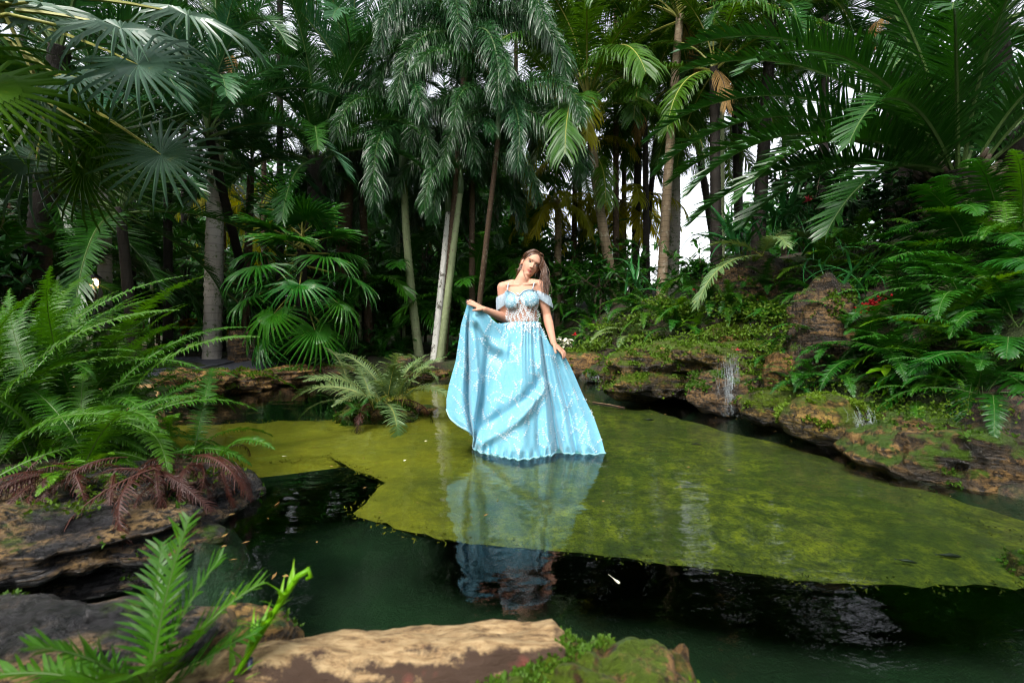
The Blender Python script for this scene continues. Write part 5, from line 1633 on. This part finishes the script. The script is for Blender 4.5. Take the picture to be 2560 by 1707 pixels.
dsp += fold(.71, .76, .085, .012, .016, 0, 1.05, .4); dsp -= fold(.67, .70, .05, .02, .03); dsp += fold(.86, .845, .055, .015, .018, .05, 1.05, .4); dsp -= fold(.80, .81, .045, .025, .03)
dsp -= fold(.93, .93, .04, .03, .04); dsp += fold(.62, .63, .035, .015, .02, 0.02); dsp -= fold(.50, .50, .04, .03, .07); dsp += fold(.42, .36, .04, .015, .05); dsp -= fold(.37, .43, .02, .02, .05)
dsp -= 0.05 * np.exp(-(((Vv - .55) - (.62 - U) * 1.05) / .055) ** 2) * sstep(.2, .3, U) * sstep(.75, .62, U)   # long diagonal swag
dsp += 0.05 * np.exp(-(((Vv - .46) - (.62 - U) * .9) / .06) ** 2) * sstep(.2, .3, U) * sstep(.75, .62, U)
dsp -= 0.03 * np.exp(-((Vv - .10 - .35 * (U - .10) ) / .035) ** 2) * sstep(.05, .12, U) * sstep(.42, .3, U)
dsp += 0.025 * np.exp(-((Vv - .17 - .4 * (U - .10)) / .04) ** 2) * sstep(.05, .12, U) * sstep(.42, .3, U)
gath = sstep(.27, .36, U) * sstep(.75, .66, U)
dsp += 0.005 * np.sin(U * 2 * PI * 26 + 2 * np.sin(U * 23)) * gath * np.exp(-Vv * 5)      # gathers at the waist
dsp += 0.006 * np.sin(U * 2 * PI * 8 + 1.3 * np.sin(U * 9)) * Vv ** 1.5
dsp += 0.020 * np.sin(U * 2 * PI * 21 + 2 * np.sin(U * 17)) * sstep(.88, 1.0, Vv) * sstep(.2, .26, U)
G[:, :, 2] += dsp * np.clip(np.sin(PI * U) * 4, 0, 1)
front = np.stack([(G[:, :, 0] - 1280) / F * G[:, :, 2], G[:, :, 2], CAMH - (G[:, :, 1] - HOR) / F * G[:, :, 2]], -1)
hemz = front[-1, :, 2].copy()
wet = sstep(.19, .24, uu)
sink = (np.minimum(hemz, 0.0) - hemz - 0.012) * wet
front[:, :, 2] += sink[None] * (Vv ** 8)
bu = np.linspace(1, 0, 61)[1:-1]
bi = np.round(bu * NU).astype(int)
back = front[:, bi].copy()
back[:, :, 1] = 2 * 3.62 - back[:, :, 1] + 0.0
back[:, :, 1] += 0.03 * np.sin(bu * 2 * PI * 9)[None] * Vv[:, :1]
allv = np.concatenate([front, back], 1)
NC = allv.shape[1]
idx = np.arange((NV + 1) * NC).reshape(NV + 1, NC)
nxt = np.roll(idx, -1, 1)
fcs = np.stack([idx[:-1], idx[1:], nxt[1:], nxt[:-1]], -1).reshape(-1, 4)
skirt = obj('skirt', mesh('skirt', allv.reshape(-1, 3) - np.array(PB), fcs, [M['gown']], smooth=True), person)
hb2 = MB()
hp_ = [Vector(allv[-1, j]) - PB for j in range(0, NC, 2)]
hb2.tube([q + Vector((0, -.002, .010)) for q in hp_ + hp_[:1]], 0.006, 6, cap=False)
obj('hem', hb2.mesh('hem', [M['hem']]), skirt)
# embroidery: sprigs of raised white leaves on the front of the skirt
gpx, gpy, gY = G[:, :, 0].ravel(), G[:, :, 1].ravel(), front[:, :, 1].ravel()
def sY(px, py):
    k = np.argmin((gpx - px) ** 2 + (gpy - py) ** 2)
    return gY[k], math.sqrt((gpx[k] - px) ** 2 + (gpy[k] - py) ** 2)
EV, EF = [], []
def sp3(px, py):
    Yq, d = sY(px, py)
    if d > 4:
        return None
    return at(px, py, Yq - 0.006) - PB
def leaf2(px, py, an, le, wd):
    c, s = math.cos(an), math.sin(an)
    pts = []
    for a, b_ in ((0, 0), (.45, .5), (1, 0), (.45, -.5)):
        q = sp3(px + c * a * le - s * b_ * wd, py + s * a * le + c * b_ * wd)
        if q is None:
            return
        pts.append(q + Vector((0, -.002 if b_ == 0 and a else 0, 0)))
    k = len(EV)
    EV.extend(pts)
    EF.append((k, k + 1, k + 2, k + 3))
rg = random.Random(5)
cent = [(1170 + 46 * i + rg.uniform(-14, 14), 800 + 34 * j + rg.uniform(-12, 12) + (17 if i % 2 else 0)) for i in range(8) for j in range(10)]
cent += [(x_ + rg.uniform(-26, 26), y_ + rg.uniform(-20, 20)) for x_, y_ in cent]
cent += [(1148 + rg.uniform(-10, 10), 850 + 40 * j) for j in range(5)]
for (px, py) in cent:
    an = -PI / 2 + rg.uniform(-.9, .9)
    cv = rg.uniform(-.16, .16)
    x, y = px, py + 16
    nl_ = rg.randint(4, 8)
    for k in range(nl_):
        x2, y2 = x + math.cos(an) * 6.0, y + math.sin(an) * 6.0
        leaf2(x, y, an, 6.2, 0.55)
        if k > 0:
            leaf2(x2, y2, an + 0.7 + rg.uniform(-.25, .25), 5.6 * (1 - k * .06), 1.7)
            leaf2(x2, y2, an - 0.7 + rg.uniform(-.25, .25), 5.6 * (1 - k * .06), 1.7)
        an += cv
        x, y = x2, y2
    if rg.random() < .5:                                   # a curling tendril
        an = rg.uniform(0, 6.3)
        cv = rg.choice((-1, 1)) * rg.uniform(.18, .45)
        for k in range(9):
            leaf2(x, y, an, 4.6, .8)
            x, y = x + math.cos(an) * 4.2, y + math.sin(an) * 4.2
            if k % 2:
                leaf2(x, y, an + 1.1, 4.2, 1.5)
            an += cv
for i in range(150):                                       # dense leaves round the waistband
    leaf2(rg.uniform(1262, 1352), 804 + abs(rg.gauss(0, 9)), rg.uniform(.6, 2.5), 7, 2.0)
kind(obj('embroidery', mesh('embroidery', EV, EF, [M['appl']]), skirt), 'stuff')
# bodice from the body surface
nrm = np.empty(nv * 3)
me2.vertices.foreach_get('normal', nrm)
nrm = nrm.reshape(-1, 3)
wc = co + np.array(PB)
bpx = 1280 + wc[:, 0] / wc[:, 1] * F
bpy_ = HOR - (wc[:, 2] - CAMH) / wc[:, 1] * F
def topline(x):
    return np.interp(x, [1255, 1264, 1272, 1283, 1291, 1296, 1301, 1308, 1320, 1332, 1341, 1350], [731, 728, 728, 733, 739, 740, 736, 728, 724, 725, 728, 731])
def lowline(x):
    return np.interp(x, [1258, 1266, 1276, 1286, 1292, 1298, 1304, 1314, 1326, 1338, 1348], [762, 769, 770, 766, 760, 748, 758, 764, 766, 763, 757])
half = np.interp(bpy_, [725, 745, 765, 805, 815], [44, 43, 41, 39.5, 41])
torso = (np.abs(bpx - np.interp(bpy_, [725, 745, 805], [1304.5, 1303.5, 1307.5])) < half) & (wc[:, 1] < 3.80)
polys = np.empty(len(me2.polygons) * 4, np.int64)
quads = [tuple(p_.vertices) for p_ in me2.polygons]
def shell(name, mask, off, mat):
    fs = [q for q in quads if all(mask[i] for i in q)]
    used = sorted({i for q in fs for i in q})
    mp = {i: k for k, i in enumerate(used)}
    V = co[used] + nrm[used] * off
    return obj(name, mesh(name, V, [tuple(mp[i] for i in q) for q in fs], [M[mat]], smooth=True), person)
cupmask = torso & (bpy_ > topline(bpx)) & (bpy_ < lowline(bpx))
bod = shell('bodice', cupmask, 0.006, 'cup')
shm = torso & (bpy_ >= lowline(bpx) - 1.5) & (bpy_ < 812)
M['sheer'] = gownmat('sheer_tulle', (0.62, 0.50, 0.46), 0.4, 0.86)
shell('sheer_panel', shm, 0.004, 'sheer')
# leaf appliques on the bodice
AV, AF = [], []
fr_i = np.where(torso & (nrm[:, 1] < -0.15) & (bpy_ > topline(bpx)) & (bpy_ < 812))[0]
def bleaf(px, py, an, le, wd, off=0.008):
    c, s = math.cos(an), math.sin(an)
    pts = []
    for a, b_ in ((0, 0), (.45, .5), (1, 0), (.45, -.5)):
        x, y = px + c * a * le - s * b_ * wd, py + s * a * le + c * b_ * wd
        k = fr_i[np.argmin((bpx[fr_i] - x) ** 2 + (bpy_[fr_i] - y) ** 2)]
        pts.append(at(x, y, wc[k, 1] - off - (.003 if b_ == 0 else 0)) - PB)
    k = len(AV)
    AV.extend(pts)
    AF.append((k, k + 1, k + 2, k + 3))
for i in range(9):                                         # vines climbing the sheer midriff
    x0 = 1269 + i * 9.3
    y_ = 808
    top_ = float(lowline(x0)) - (14 if i in (3, 4) else 0)
    ph = rg.uniform(0, 6)
    while y_ > top_:
        xx = x0 + 2.2 * math.sin(y_ * .16 + ph)
        an = -PI / 2 + .35 * math.cos(y_ * .16 + ph)
        bleaf(xx, y_, an, 5.0, 1.0)
        bleaf(xx, y_, an + .75 + rg.uniform(-.3, .3), 7.6 * rg.uniform(.8, 1.1), 2.7); bleaf(xx, y_ - 2.5, an - .75 + rg.uniform(-.3, .3), 7.6 * rg.uniform(.8, 1.1), 2.7)
        y_ -= 5.0
for i in range(90):
    x0 = rg.uniform(1266, 1342)
    y0 = rg.uniform(float(topline(x0)) + 3, float(lowline(x0)))
    bleaf(x0, y0, rg.uniform(0, 6.3), 4.5, 1.6, .010)
kind(obj('applique', mesh('applique', AV, AF, [M['appl']]), bod), 'stuff')
# neckline piping, straps, sleeves
def bY(x, y):
    k = fr_i[np.argmin((bpx[fr_i] - x) ** 2 + (bpy_[fr_i] - y) ** 2)]
    return wc[k, 1]
m1 = MB(); m1.tube([at(x, float(topline(x)), bY(x, float(topline(x)) + 2) - .008) - PB for x in np.linspace(1265, 1342, 30)], .004, 6)
obj('neckline_trim', m1.mesh('neckline_trim', [M['sleeve']]), bod)
for a, b_, c_ in (((1268, 728, -.085), (1270, 714, -.055), (1273, 703, .01)), ((1331, 724, -.085), (1334, 712, -.055), (1338, 700, .01))):
    m1 = MB()
    p0, p1, p2 = pp(*a), pp(*b_), pp(*c_)
    m1.tube([p0, p0.lerp(p1, .5) + Vector((0, -.004, 0)), p1 + Vector((0, -.006, 0)), p2, p2 + Vector((0, .07, -.02))], .0048, 6)
    obj('strap', m1.mesh('strap', [M['sleeve']]), person)
def sleeve(ax0, ax1, rad, tops, bots, inner):
    """off-shoulder band draped round the upper arm; angle 0 = outside of the arm"""
    A, B = pp(*ax0), pp(*ax1)
    V, Fs = [], []
    n_, k_ = 36, 8
    d = (B - A)
    for i in range(k_ + 1):
        for j in range(n_):
            t = 2 * PI * j / n_
            w = (1 + math.cos(t)) / 2
            tt = tops[0] * w + tops[1] * (1 - w)
            bb = bots[0] * w + bots[1] * (1 - w)
            s = tt + (bb - tt) * i / k_
            c = A + d * s
            rr_ = rad * (1 + .10 * math.sin(i / k_ * PI) + .04 * math.sin(j * 2.2 + i) + 0.10 * w * i / k_)
            V.append(c + Vector((math.cos(t) * inner * rr_, math.sin(t) * rr_ * .98, 0)))
    for i in range(k_):
        for j in range(n_):
            j2 = (j + 1) % n_
            Fs.append((i * n_ + j, i * n_ + j2, (i + 1) * n_ + j2, (i + 1) * n_ + j))
    return mesh('sleeve', V, Fs, [M['sleeve']], smooth=True)
obj('sleeve', sleeve((1257, 718, .005), (1262, 800, .02), .054, (.30, .12), (.72, .42), -1), person)
obj('sleeve', sleeve((1352, 714, .005), (1367, 790, .01), .056, (.36, .12), (.74, .38), 1), person)

# ------------------------------------------------------------------ small things
# driftwood log in the foreground
m, n, l, out = newmat('driftwood')
g = n.new('ShaderNodeNewGeometry')
pos = g.outputs['Position']
gr = noise_tex(n, l, mapping(n, l, pos, (2.0, 7, 7)), 8, 9, 0.75, 0.5)
n2 = noise_tex(n, l, pos, 14, 8, 0.75)
col = ramp(n, l, gr, [(0.36, (0.07, 0.038, 0.016)), (0.46, (0.27, 0.17, 0.075)), (0.62, (0.46, 0.33, 0.17))])
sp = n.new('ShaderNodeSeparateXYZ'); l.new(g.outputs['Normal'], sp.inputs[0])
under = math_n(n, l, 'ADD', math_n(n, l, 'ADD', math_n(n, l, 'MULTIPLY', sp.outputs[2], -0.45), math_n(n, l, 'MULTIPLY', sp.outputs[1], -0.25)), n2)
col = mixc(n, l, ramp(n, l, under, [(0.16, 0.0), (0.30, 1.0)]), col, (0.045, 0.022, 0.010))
col = mixc(n, l, ramp(n, l, noise_tex(n, l, pos, 6, 3), [(0.64, 0.0), (0.72, .5)]), col, (0.25, 0.05, 0.035))
p = n.new('ShaderNodeBsdfPrincipled')
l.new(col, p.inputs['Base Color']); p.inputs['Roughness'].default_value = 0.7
b = n.new('ShaderNodeBump'); b.inputs['Strength'].default_value = 0.9; b.inputs['Distance'].default_value = 0.01
l.new(math_n(n, l, 'ADD', gr, n2), b.inputs['Height']); l.new(b.outputs[0], p.inputs['Normal'])
l.new(p.outputs[0], out.inputs[0])
M['drift'] = m
lg = MB()
pts, rad = [], []
for i in range(111):
    t = i / 110
    x = -0.86 + 1.02 * t
    pts.append(Vector((x, 1.15 - .16 * (1 - t) ** 2, 0.10 + 0.018 * math.sin(t * 2.6) - 0.015 * (1 - t))))
    rad.append((0.108 + 0.006 * math.sin(t * 7)) * min(1, (1.02 - t) * 14) ** .5)
lg.tube(pts, rad, 64)
for k, v in enumerate(lg.V):
    v = Vector(v)
    c = min(pts, key=lambda a: abs(a.x - v.x))
    d = (v - c).normalized()
    q = noise.fractal(Vector((v.x * 3.5, v.y * 9, v.z * 9)), 1, 2, 6) * 0.030
    rot_ = max(0, 0.35 - d.z) * max(0, -d.y + .3)           # the rotten, broken face towards the lens
    q -= 0.05 * rot_ * max(0, noise.fractal(Vector((v.x * 9, v.y * 9, v.z * 14)) + Vector((5, 2, 1)), .8, 2, 5) + .15)
    lg.V[k] = v + d * q
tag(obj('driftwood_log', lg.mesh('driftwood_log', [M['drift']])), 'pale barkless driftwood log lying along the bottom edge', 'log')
# creeping moss leaves on the foreground rock and other stones
def tufts(name, label, spots, me_sc, seed):
    rg = random.Random(seed)
    V, Fs = [], []
    for (c, rx, ry, rz, nn, sz) in spots:
        for i in range(nn):
            p = Vector((c[0] + rg.gauss(0, rx), c[1] + rg.gauss(0, ry), c[2] + rg.gauss(0, rz)))
            for q in range(3):
                d = Vector((rg.gauss(0, 1), rg.gauss(0, 1), rg.gauss(.5, .7))).normalized() * sz * rg.uniform(.6, 1.4)
                w = d.cross(Vector((rg.gauss(0, 1), rg.gauss(0, 1), rg.gauss(0, 1)))).normalized() * sz * .35
                k = len(V)
                V.extend([p, p + d * .5 + w, p + d, p + d * .5 - w])
                Fs.append((k, k + 1, k + 2, k + 3))
    o = obj(name, mesh(name, V, Fs, [M['moss']]))
    kind(o, 'stuff')
    o['label'] = label
    return o
tufts('moss', 'bright green moss and creeping leaves on the bottom rock', [((0.17, 1.02, 0.165), .07, .04, .012, 420, .012), ((0.31, 1.03, 0.15), .05, .04, .012, 320, .012), ((0.08, 1.08, .15), .03, .03, .01, 120, .010), ((.44, 1.05, .04), .04, .03, .01, 120, .011)], 1, 3)
sp_ = [((-.42, .97, .13), .06, .03, .012, 200, .014)]
for (px, py, nn) in ((1850, 790, 260), (1900, 780, 260), (1950, 790, 200), (1820, 760, 200), (1660, 760, 200), (1600, 800, 200), (1720, 780, 200), (1540, 820, 200), (1750, 850, 260), (1830, 835, 260), (1920, 830, 260), (1960, 880, 150), (1700, 905, 200), (1640, 880, 150), (1560, 905, 150), (1900, 935, 160), (1980, 1010, 120), (2080, 1050, 240), (2300, 1030, 160), (2420, 1025, 140), (1450, 880, 200), (1500, 860, 200), (1400, 890, 160),
                     (1760, 960, 160), (1620, 850, 200), (2020, 960, 120), (2160, 990, 100), (1850, 900, 220)):
    q = hit(px, py, 2.5, lift=0.12)
    sp_.append(((q.x, q.y, q.z + .12), .16, .16, .05, nn, .0065 * q.y))
tufts('ground_cover', 'low creeping green leaves over the right bank stones', sp_, 1, 8)
sp_ = [((rg.uniform(-2.9, -1.4), rg.uniform(1.85, 2.5), 0.21), .05, .03, .012, 16, .022) for i in range(16)]
tufts('ground_cover', 'scattered small weeds on the left slab', sp_, 1, 9)
# lime seedling
def seedling(label, p, n_, sc, mat, seed, name='seedling'):
    t = thing(name, label, 'plant', p)
    rg = random.Random(seed)
    for s in range(n_):
        h = sc * rg.uniform(.7, 1.1)
        dx = Vector((rg.gauss(0, .25) * sc, rg.gauss(0, .15) * sc, h))
        mb = MB(); mb.tube([(0, 0, -.05), dx * .6, dx], [.010 * sc / .3, .007 * sc / .3, .004], 5)
        obj('stem', mb.mesh('stem', [M['stem']]), t)
        for k in range(8):
            obj('leaf', LEAF[mat], t, dx * (.55 + .065 * k), (R(rg.uniform(-20, 20)), R(rg.uniform(-15, 25)), k * 2.4 + s), sc * rg.uniform(.8, 1.2) / .3)
    return t
def leaf_mesh(mat, le, wd):
    V = [(0, 0, 0), (le * .3, wd * .42, .01), (le * .3, 0, 0), (le * .3, -wd * .42, .01), (le * .7, wd * .5, -.0), (le * .7, 0, -.01), (le * .7, -wd * .5, -.0), (le, 0, -.03)]
    return mesh('leaf', V, [(0, 2, 1), (0, 3, 2), (1, 2, 5, 4), (2, 3, 6, 5), (4, 5, 7), (5, 6, 7)], [M[mat]], smooth=True)
LEAF = {k: leaf_mesh(k, .15, .058) for k in ('lime', 'croton', 'cordy', 'shrub', 'strap', 'white')}
q = at(2225, 1005, 3.75)
seedling('lime green broad-leaved seedling standing on the rocks at right', q, 4, 0.30, 'lime', 4)
q = hit(1480, 880)
seedling('cream-flecked shrub by the far shore next to her left hand', at(1412, 880, 8.6), 6, 0.26, 'white', 6, 'variegated_shrub')
seedling('dark red cordyline behind the cut stump', at(665, 865, 10.3), 6, 0.45, 'cordy', 7, 'cordyline')
seedling('yellow and orange croton left of the grey royal trunk', at(470, 850, 10.2), 7, 0.5, 'croton', 8, 'croton')
seedling('yellow croton bush between grey trunk and stump', at(580, 850, 12), 8, 0.6, 'croton', 9, 'croton')
seedling('small green weed at the lower left corner', (-1.22, 1.0, .19), 2, .07, 'lime', 10, 'weed')
# red flowers
def star(label, p, r, mat, n_=26, name='flower', cat='flower', stalk=0.3):
    t = thing(name, label, cat, p)
    mb = MB(); mb.tube([(0, .02, -stalk), (0, .01, -.02), (0, 0, 0)], [.008, .007, .006], 5)
    obj('stem', mb.mesh('stem', [M['stem']]), t)
    pm = strap_mesh('petal', r, r * .26, 35, 10, mat, n=4)
    rg = random.Random(int(p[0] * 100))
    for i in range(n_):
        obj('petal', pm, t, None, (R(rg.uniform(-60, 60)), R(rg.uniform(-70, 20)), i * 2.4), rg.uniform(.7, 1.1))
    return t
star('red star-shaped bromeliad flower high on the right bank', at(2020, 503, 6.0), .085, 'pink')
star('red ginger flower spike beside the cream-flecked shrub', at(1437, 838, 8.5), .07, 'red', 16)
star('small round red flower on the shadowed rock', at(1894, 750, 6.0), .035, 'red', 14)
star('tiny red bloom near the foot of the bright gap', at(1733, 725, 7.6), .04, 'red', 12)
star('pink blossom resting above the small waterfall', at(1843, 876, 5.0), .04, 'pink', 14, stalk=.08)
q = at(2180, 762, 4.35)
t = thing('berry_cluster', 'branching cluster of red berries among straps and ferns', 'berries', q)
rg = random.Random(3)
bm_ = MB(); bm_.ellip((0, 0, 0), (.011, .011, .013), 8, 6)
berry = bm_.mesh('berry', [M['red']])
mb = MB()
for i in range(70):
    v = Vector((rg.gauss(0, .07), rg.gauss(0, .03), rg.gauss(0, .028) + .0))
    v.z += v.x * .35
    obj('berry', berry, t, v)
    if i % 4 == 0:
        mb.tube([(-.08, .03, -.06), v * .5, v], [.004, .003, .002], 4)
obj('twig', mb.mesh('twig', [M['red']]), t)
# cut stump by the path
q = at(615, 905, 8.3)
t = thing('stump', 'squat dark weathered stump beside the gravel path', 'stump', (q.x, q.y, gh(q.x, q.y)))
mb = MB()
N_ = 24
hts = [-.1, .0, .2, .4, .55]
V, Fs = [], []
for i, z in enumerate(hts):
    for j in range(N_):
        a = 2 * PI * j / N_
        r = .27 * (1 + .05 * math.sin(a * 5 + i) + .03 * math.sin(a * 11)) * (1.06 if i < 2 else 1)
        V.append((math.cos(a) * r, math.sin(a) * r, z + .015 * math.sin(a * 3) * (i == 4)))
for i in range(4):
    for j in range(N_):
        Fs.append((i * N_ + j, i * N_ + (j + 1) % N_, (i + 1) * N_ + (j + 1) % N_, (i + 1) * N_ + j))
obj('bark', mesh('bark', V, Fs, [M['rockd']], smooth=True), t)
obj('cut_top', mesh('cut_top', [(V[4 * N_ + j][0] * .97, V[4 * N_ + j][1] * .97, .553) for j in range(N_)], [tuple(range(N_))], [M['stemd']]), t)
rock('boulder', 'small dark cube-like stone at the right foot of the islet fern', at(1010, 910, 7.6), (.13, .12, .13), 91, 'rockd', boxy=4, sub=3)
# lantern, lit
q = at(237, 706, 6.8)
t = thing('lantern', 'small lit path lantern glowing among the ferns at left', 'lantern', (q.x, q.y, gh(q.x, q.y)))
zq = q.z - gh(q.x, q.y)
mb = MB(); mb.tube([(0, 0, -.1), (0, 0, zq - .09)], [.022, .02], 8)
M['black'] = plain('black_metal', (0.015, 0.015, 0.016), 0.4, .2)
obj('post', mb.mesh('post', [M['black']]), t)
mb = MB(); mb.tube([(0, 0, zq + .06), (0, 0, zq + .075), (0, 0, zq + .12), (0, 0, zq + .14)], [.085, .085, .03, .01], 12)
obj('cap', mb.mesh('cap', [M['black']]), t)
for k in range(6):
    a = k * PI / 3
    mb = MB(); mb.tube([(math.cos(a) * .055, math.sin(a) * .055, zq - .07), (math.cos(a) * .07, math.sin(a) * .07, zq + .06)], [.004, .004], 5)
    obj('cage_bar', mb.mesh('cage_bar', [M['black']]), t)
m, n, l, out = newmat('lamp_glass')
em = n.new('ShaderNodeEmission'); em.inputs[0].default_value = (1, .62, .28, 1); em.inputs[1].default_value = 5
l.new(em.outputs[0], out.inputs[0])
mb = MB(); mb.ellip((0, 0, zq - .005), (.05, .05, .06), 12, 8)
obj('glass', mb.mesh('glass', [m]), t)
# little waterfalls: many fine threads and drops
m, n, l, out = newmat('falling_water')
p = n.new('ShaderNodeBsdfPrincipled')
p.inputs['Base Color'].default_value = (.6, .68, .72, 1); p.inputs['Roughness'].default_value = .1; p.inputs['Alpha'].default_value = .2
l.new(p.outputs[0], out.inputs[0])
M['fall'] = m
def waterfall(label, px, y0, y1, Y, w, n_, seed):
    a, b_ = at(px, y0, Y), at(px, y1, Y)
    t = thing('waterfall', label, 'waterfall', (b_.x, b_.y, b_.z))
    rg = random.Random(seed)
    V = MB()
    for i in range(n_):
        x = rg.gauss(0, w)
        z1 = (a.z - b_.z) * rg.uniform(.5, 1.0); z0 = z1 * rg.uniform(0, .6)
        V.tube([(x, -.06 * rg.random(), z1), (x + rg.gauss(0, .006), -.07, (z0 + z1) / 2), (x + rg.gauss(0, .02), -.08, z0)], [.0008, .0012, .0008], 4)
    kind(obj('water_threads', V.mesh('water_threads', [M['fall']]), t), 'stuff')
    V = MB()
    for i in range(n_ * 4):
        sp2 = rg.random()
        V.ellip((rg.gauss(0, w * (1.2 + sp2)), -.09 + rg.gauss(0, .05), (a.z - b_.z) * rg.random() * sp2), (.0022, .0022, .004), 5, 4)
    kind(obj('drops', V.mesh('drops', [M['fall']]), t), 'stuff')
waterfall('thin waterfall dripping off the flat ochre ledge', 1818, 882, 1035, 4.75, .045, 60, 1)
waterfall('short trickle over the low stones beside the dome boulder', 2150, 1010, 1100, 3.5, .05, 40, 2)
waterfall('far little fall at the back of the pool behind the gown', 1485, 925, 952, 7.3, .10, 40, 3)
waterfall('wet glinting rill running down the mossy slope', 1905, 790, 870, 5.6, .08, 22, 4)
# floating and sunken bits
def fish(label, px, py, L, az):
    q = onz(px, py, -.05)
    t = thing('fish', label, 'fish', q)
    mb = MB(); mb.tube([(-L * .5, 0, 0), (-L * .3, 0, 0), (0, 0, .002), (L * .3, 0, 0), (L * .5, 0, 0)], [L * .02, L * .06, L * .11, L * .08, L * .015], 8)
    obj('body', mb.mesh('body', [M['black']]), t, None, (0, 0, az))
    o = obj('tail', mesh('tail', [(-L * .46, 0, 0), (-L * .68, L * .09, .004), (-L * .6, 0, 0), (-L * .68, -L * .09, -.004)], [(0, 1, 2), (0, 2, 3)], [M['black']]), t, None, (0, 0, az))
fish('dark fish hanging over the terrace behind the bright reflection', 1622, 1049, .10, R(-15))
fish('small dark fish near the front edge of the terrace at right', 2268, 1402, .07, R(-25))
fish('slender dark fish at the far right of the terrace', 2375, 1388, .09, R(-12))
fish('thin dark fish in mid terrace right of the woman', 1740, 1110, .09, R(-20))
q0, q1 = onz(1482, 1006, .004), onz(1562, 1019, .004)
mb = MB(); mb.tube([q0, q0.lerp(q1, .5) + Vector((0, .01, .004)), q1], [.008, .010, .005], 6)
tag(obj('floating_twig', mb.mesh('floating_twig', [M['drift']])), 'thin tan twig floating right of the gown', 'twig')
q = onz(1548, 1458, .006)
t = thing('feather', 'small white feather floating on the dark water', 'feather', q)
fth = strap_mesh('vane', .036, .014, 8, 2, 'white', n=6)
obj('vane', fth, t, None, (0, 0, R(120)))
mb = MB(); mb.tube([(0, 0, .003), (.06, 0, .006)], [.0009, .0006], 4)
obj('quill', mb.mesh('quill', [M['white']]), t, None, (0, 0, R(120)))
for k, (px, py, az, lab) in enumerate(((705, 1141, 20, 'pale petal floating near the left edge of the terrace'), (1010, 1152, 70, 'white petal floating left of the gown'), (1062, 1103, 40, 'small pale petal floating behind the left side of the hem'))):
    o = obj('floating_petal', strap_mesh('floating_petal', .032, .016, 6, -2, 'white', n=4), None, onz(px, py, .005), (0, 0, R(az)))
    tag(o, lab, 'petal')
mb = MB(); mb.tube([(-.605, 1.02, .02), (-.60, 1.03, .12), (-.592, 1.03, .235)], [.006, .006, .006], 8)
tag(obj('pipe', mb.mesh('pipe', [plain('blue_black_plastic', (.02, .025, .06), .3, .2)])), 'thin blue-black tube standing before the driftwood log', 'tube')
t = thing('grass_blades', 'few brownish green grass blades left of the driftwood log', 'grass', (-.55, 1.0, .10))
for i in range(9):
    obj('blade', STR[i % 2], t, (random.Random(i).uniform(-.04, .04), 0, 0), (R(-30 + 8 * i), R(10), R(20 + 35 * i)), (.22, .15, .22))

# fallen leaflets, seeds and twigs drifting on the pool and caught along the shore
rg = random.Random(15)
V, Fs = [], []
def bit(p, L, w, az, tl):
    d = Vector((math.cos(az), math.sin(az), tl)); s_ = Vector((-math.sin(az), math.cos(az), 0)) * w
    k = len(V)
    V.extend([p, p + d * L * .5 + s_ + Vector((0, 0, .003)), p + d * L, p + d * L * .5 - s_])
    Fs.append((k, k + 1, k + 2, k + 3))
for i in range(len(SHP)):
    a, c = SHP[i], SHP[(i + 1) % len(SHP)]
    if a[1] < 1.6:
        continue
    for k in range(int(np.hypot(*(c - a)) * 9)):
        q = a + (c - a) * rg.random()
        q = q + nz(cw - q) * abs(rg.gauss(.05, .10))
        bit(Vector((q[0], q[1], .004)), rg.uniform(.015, .07), rg.uniform(.003, .009), rg.uniform(0, 6.3), 0)
for i in range(70):
    bit(Vector((rg.uniform(-1.6, 2.6), rg.uniform(2.0, 6.0), .004)), rg.uniform(.010, .035), rg.uniform(.002, .006), rg.uniform(0, 6.3), 0)
lf = kind(obj('leaf_litter', mesh('leaf_litter', V, Fs, [M['straw']])), 'stuff')
lf['label'] = 'dry leaf bits drifting on the pool and along its shore'
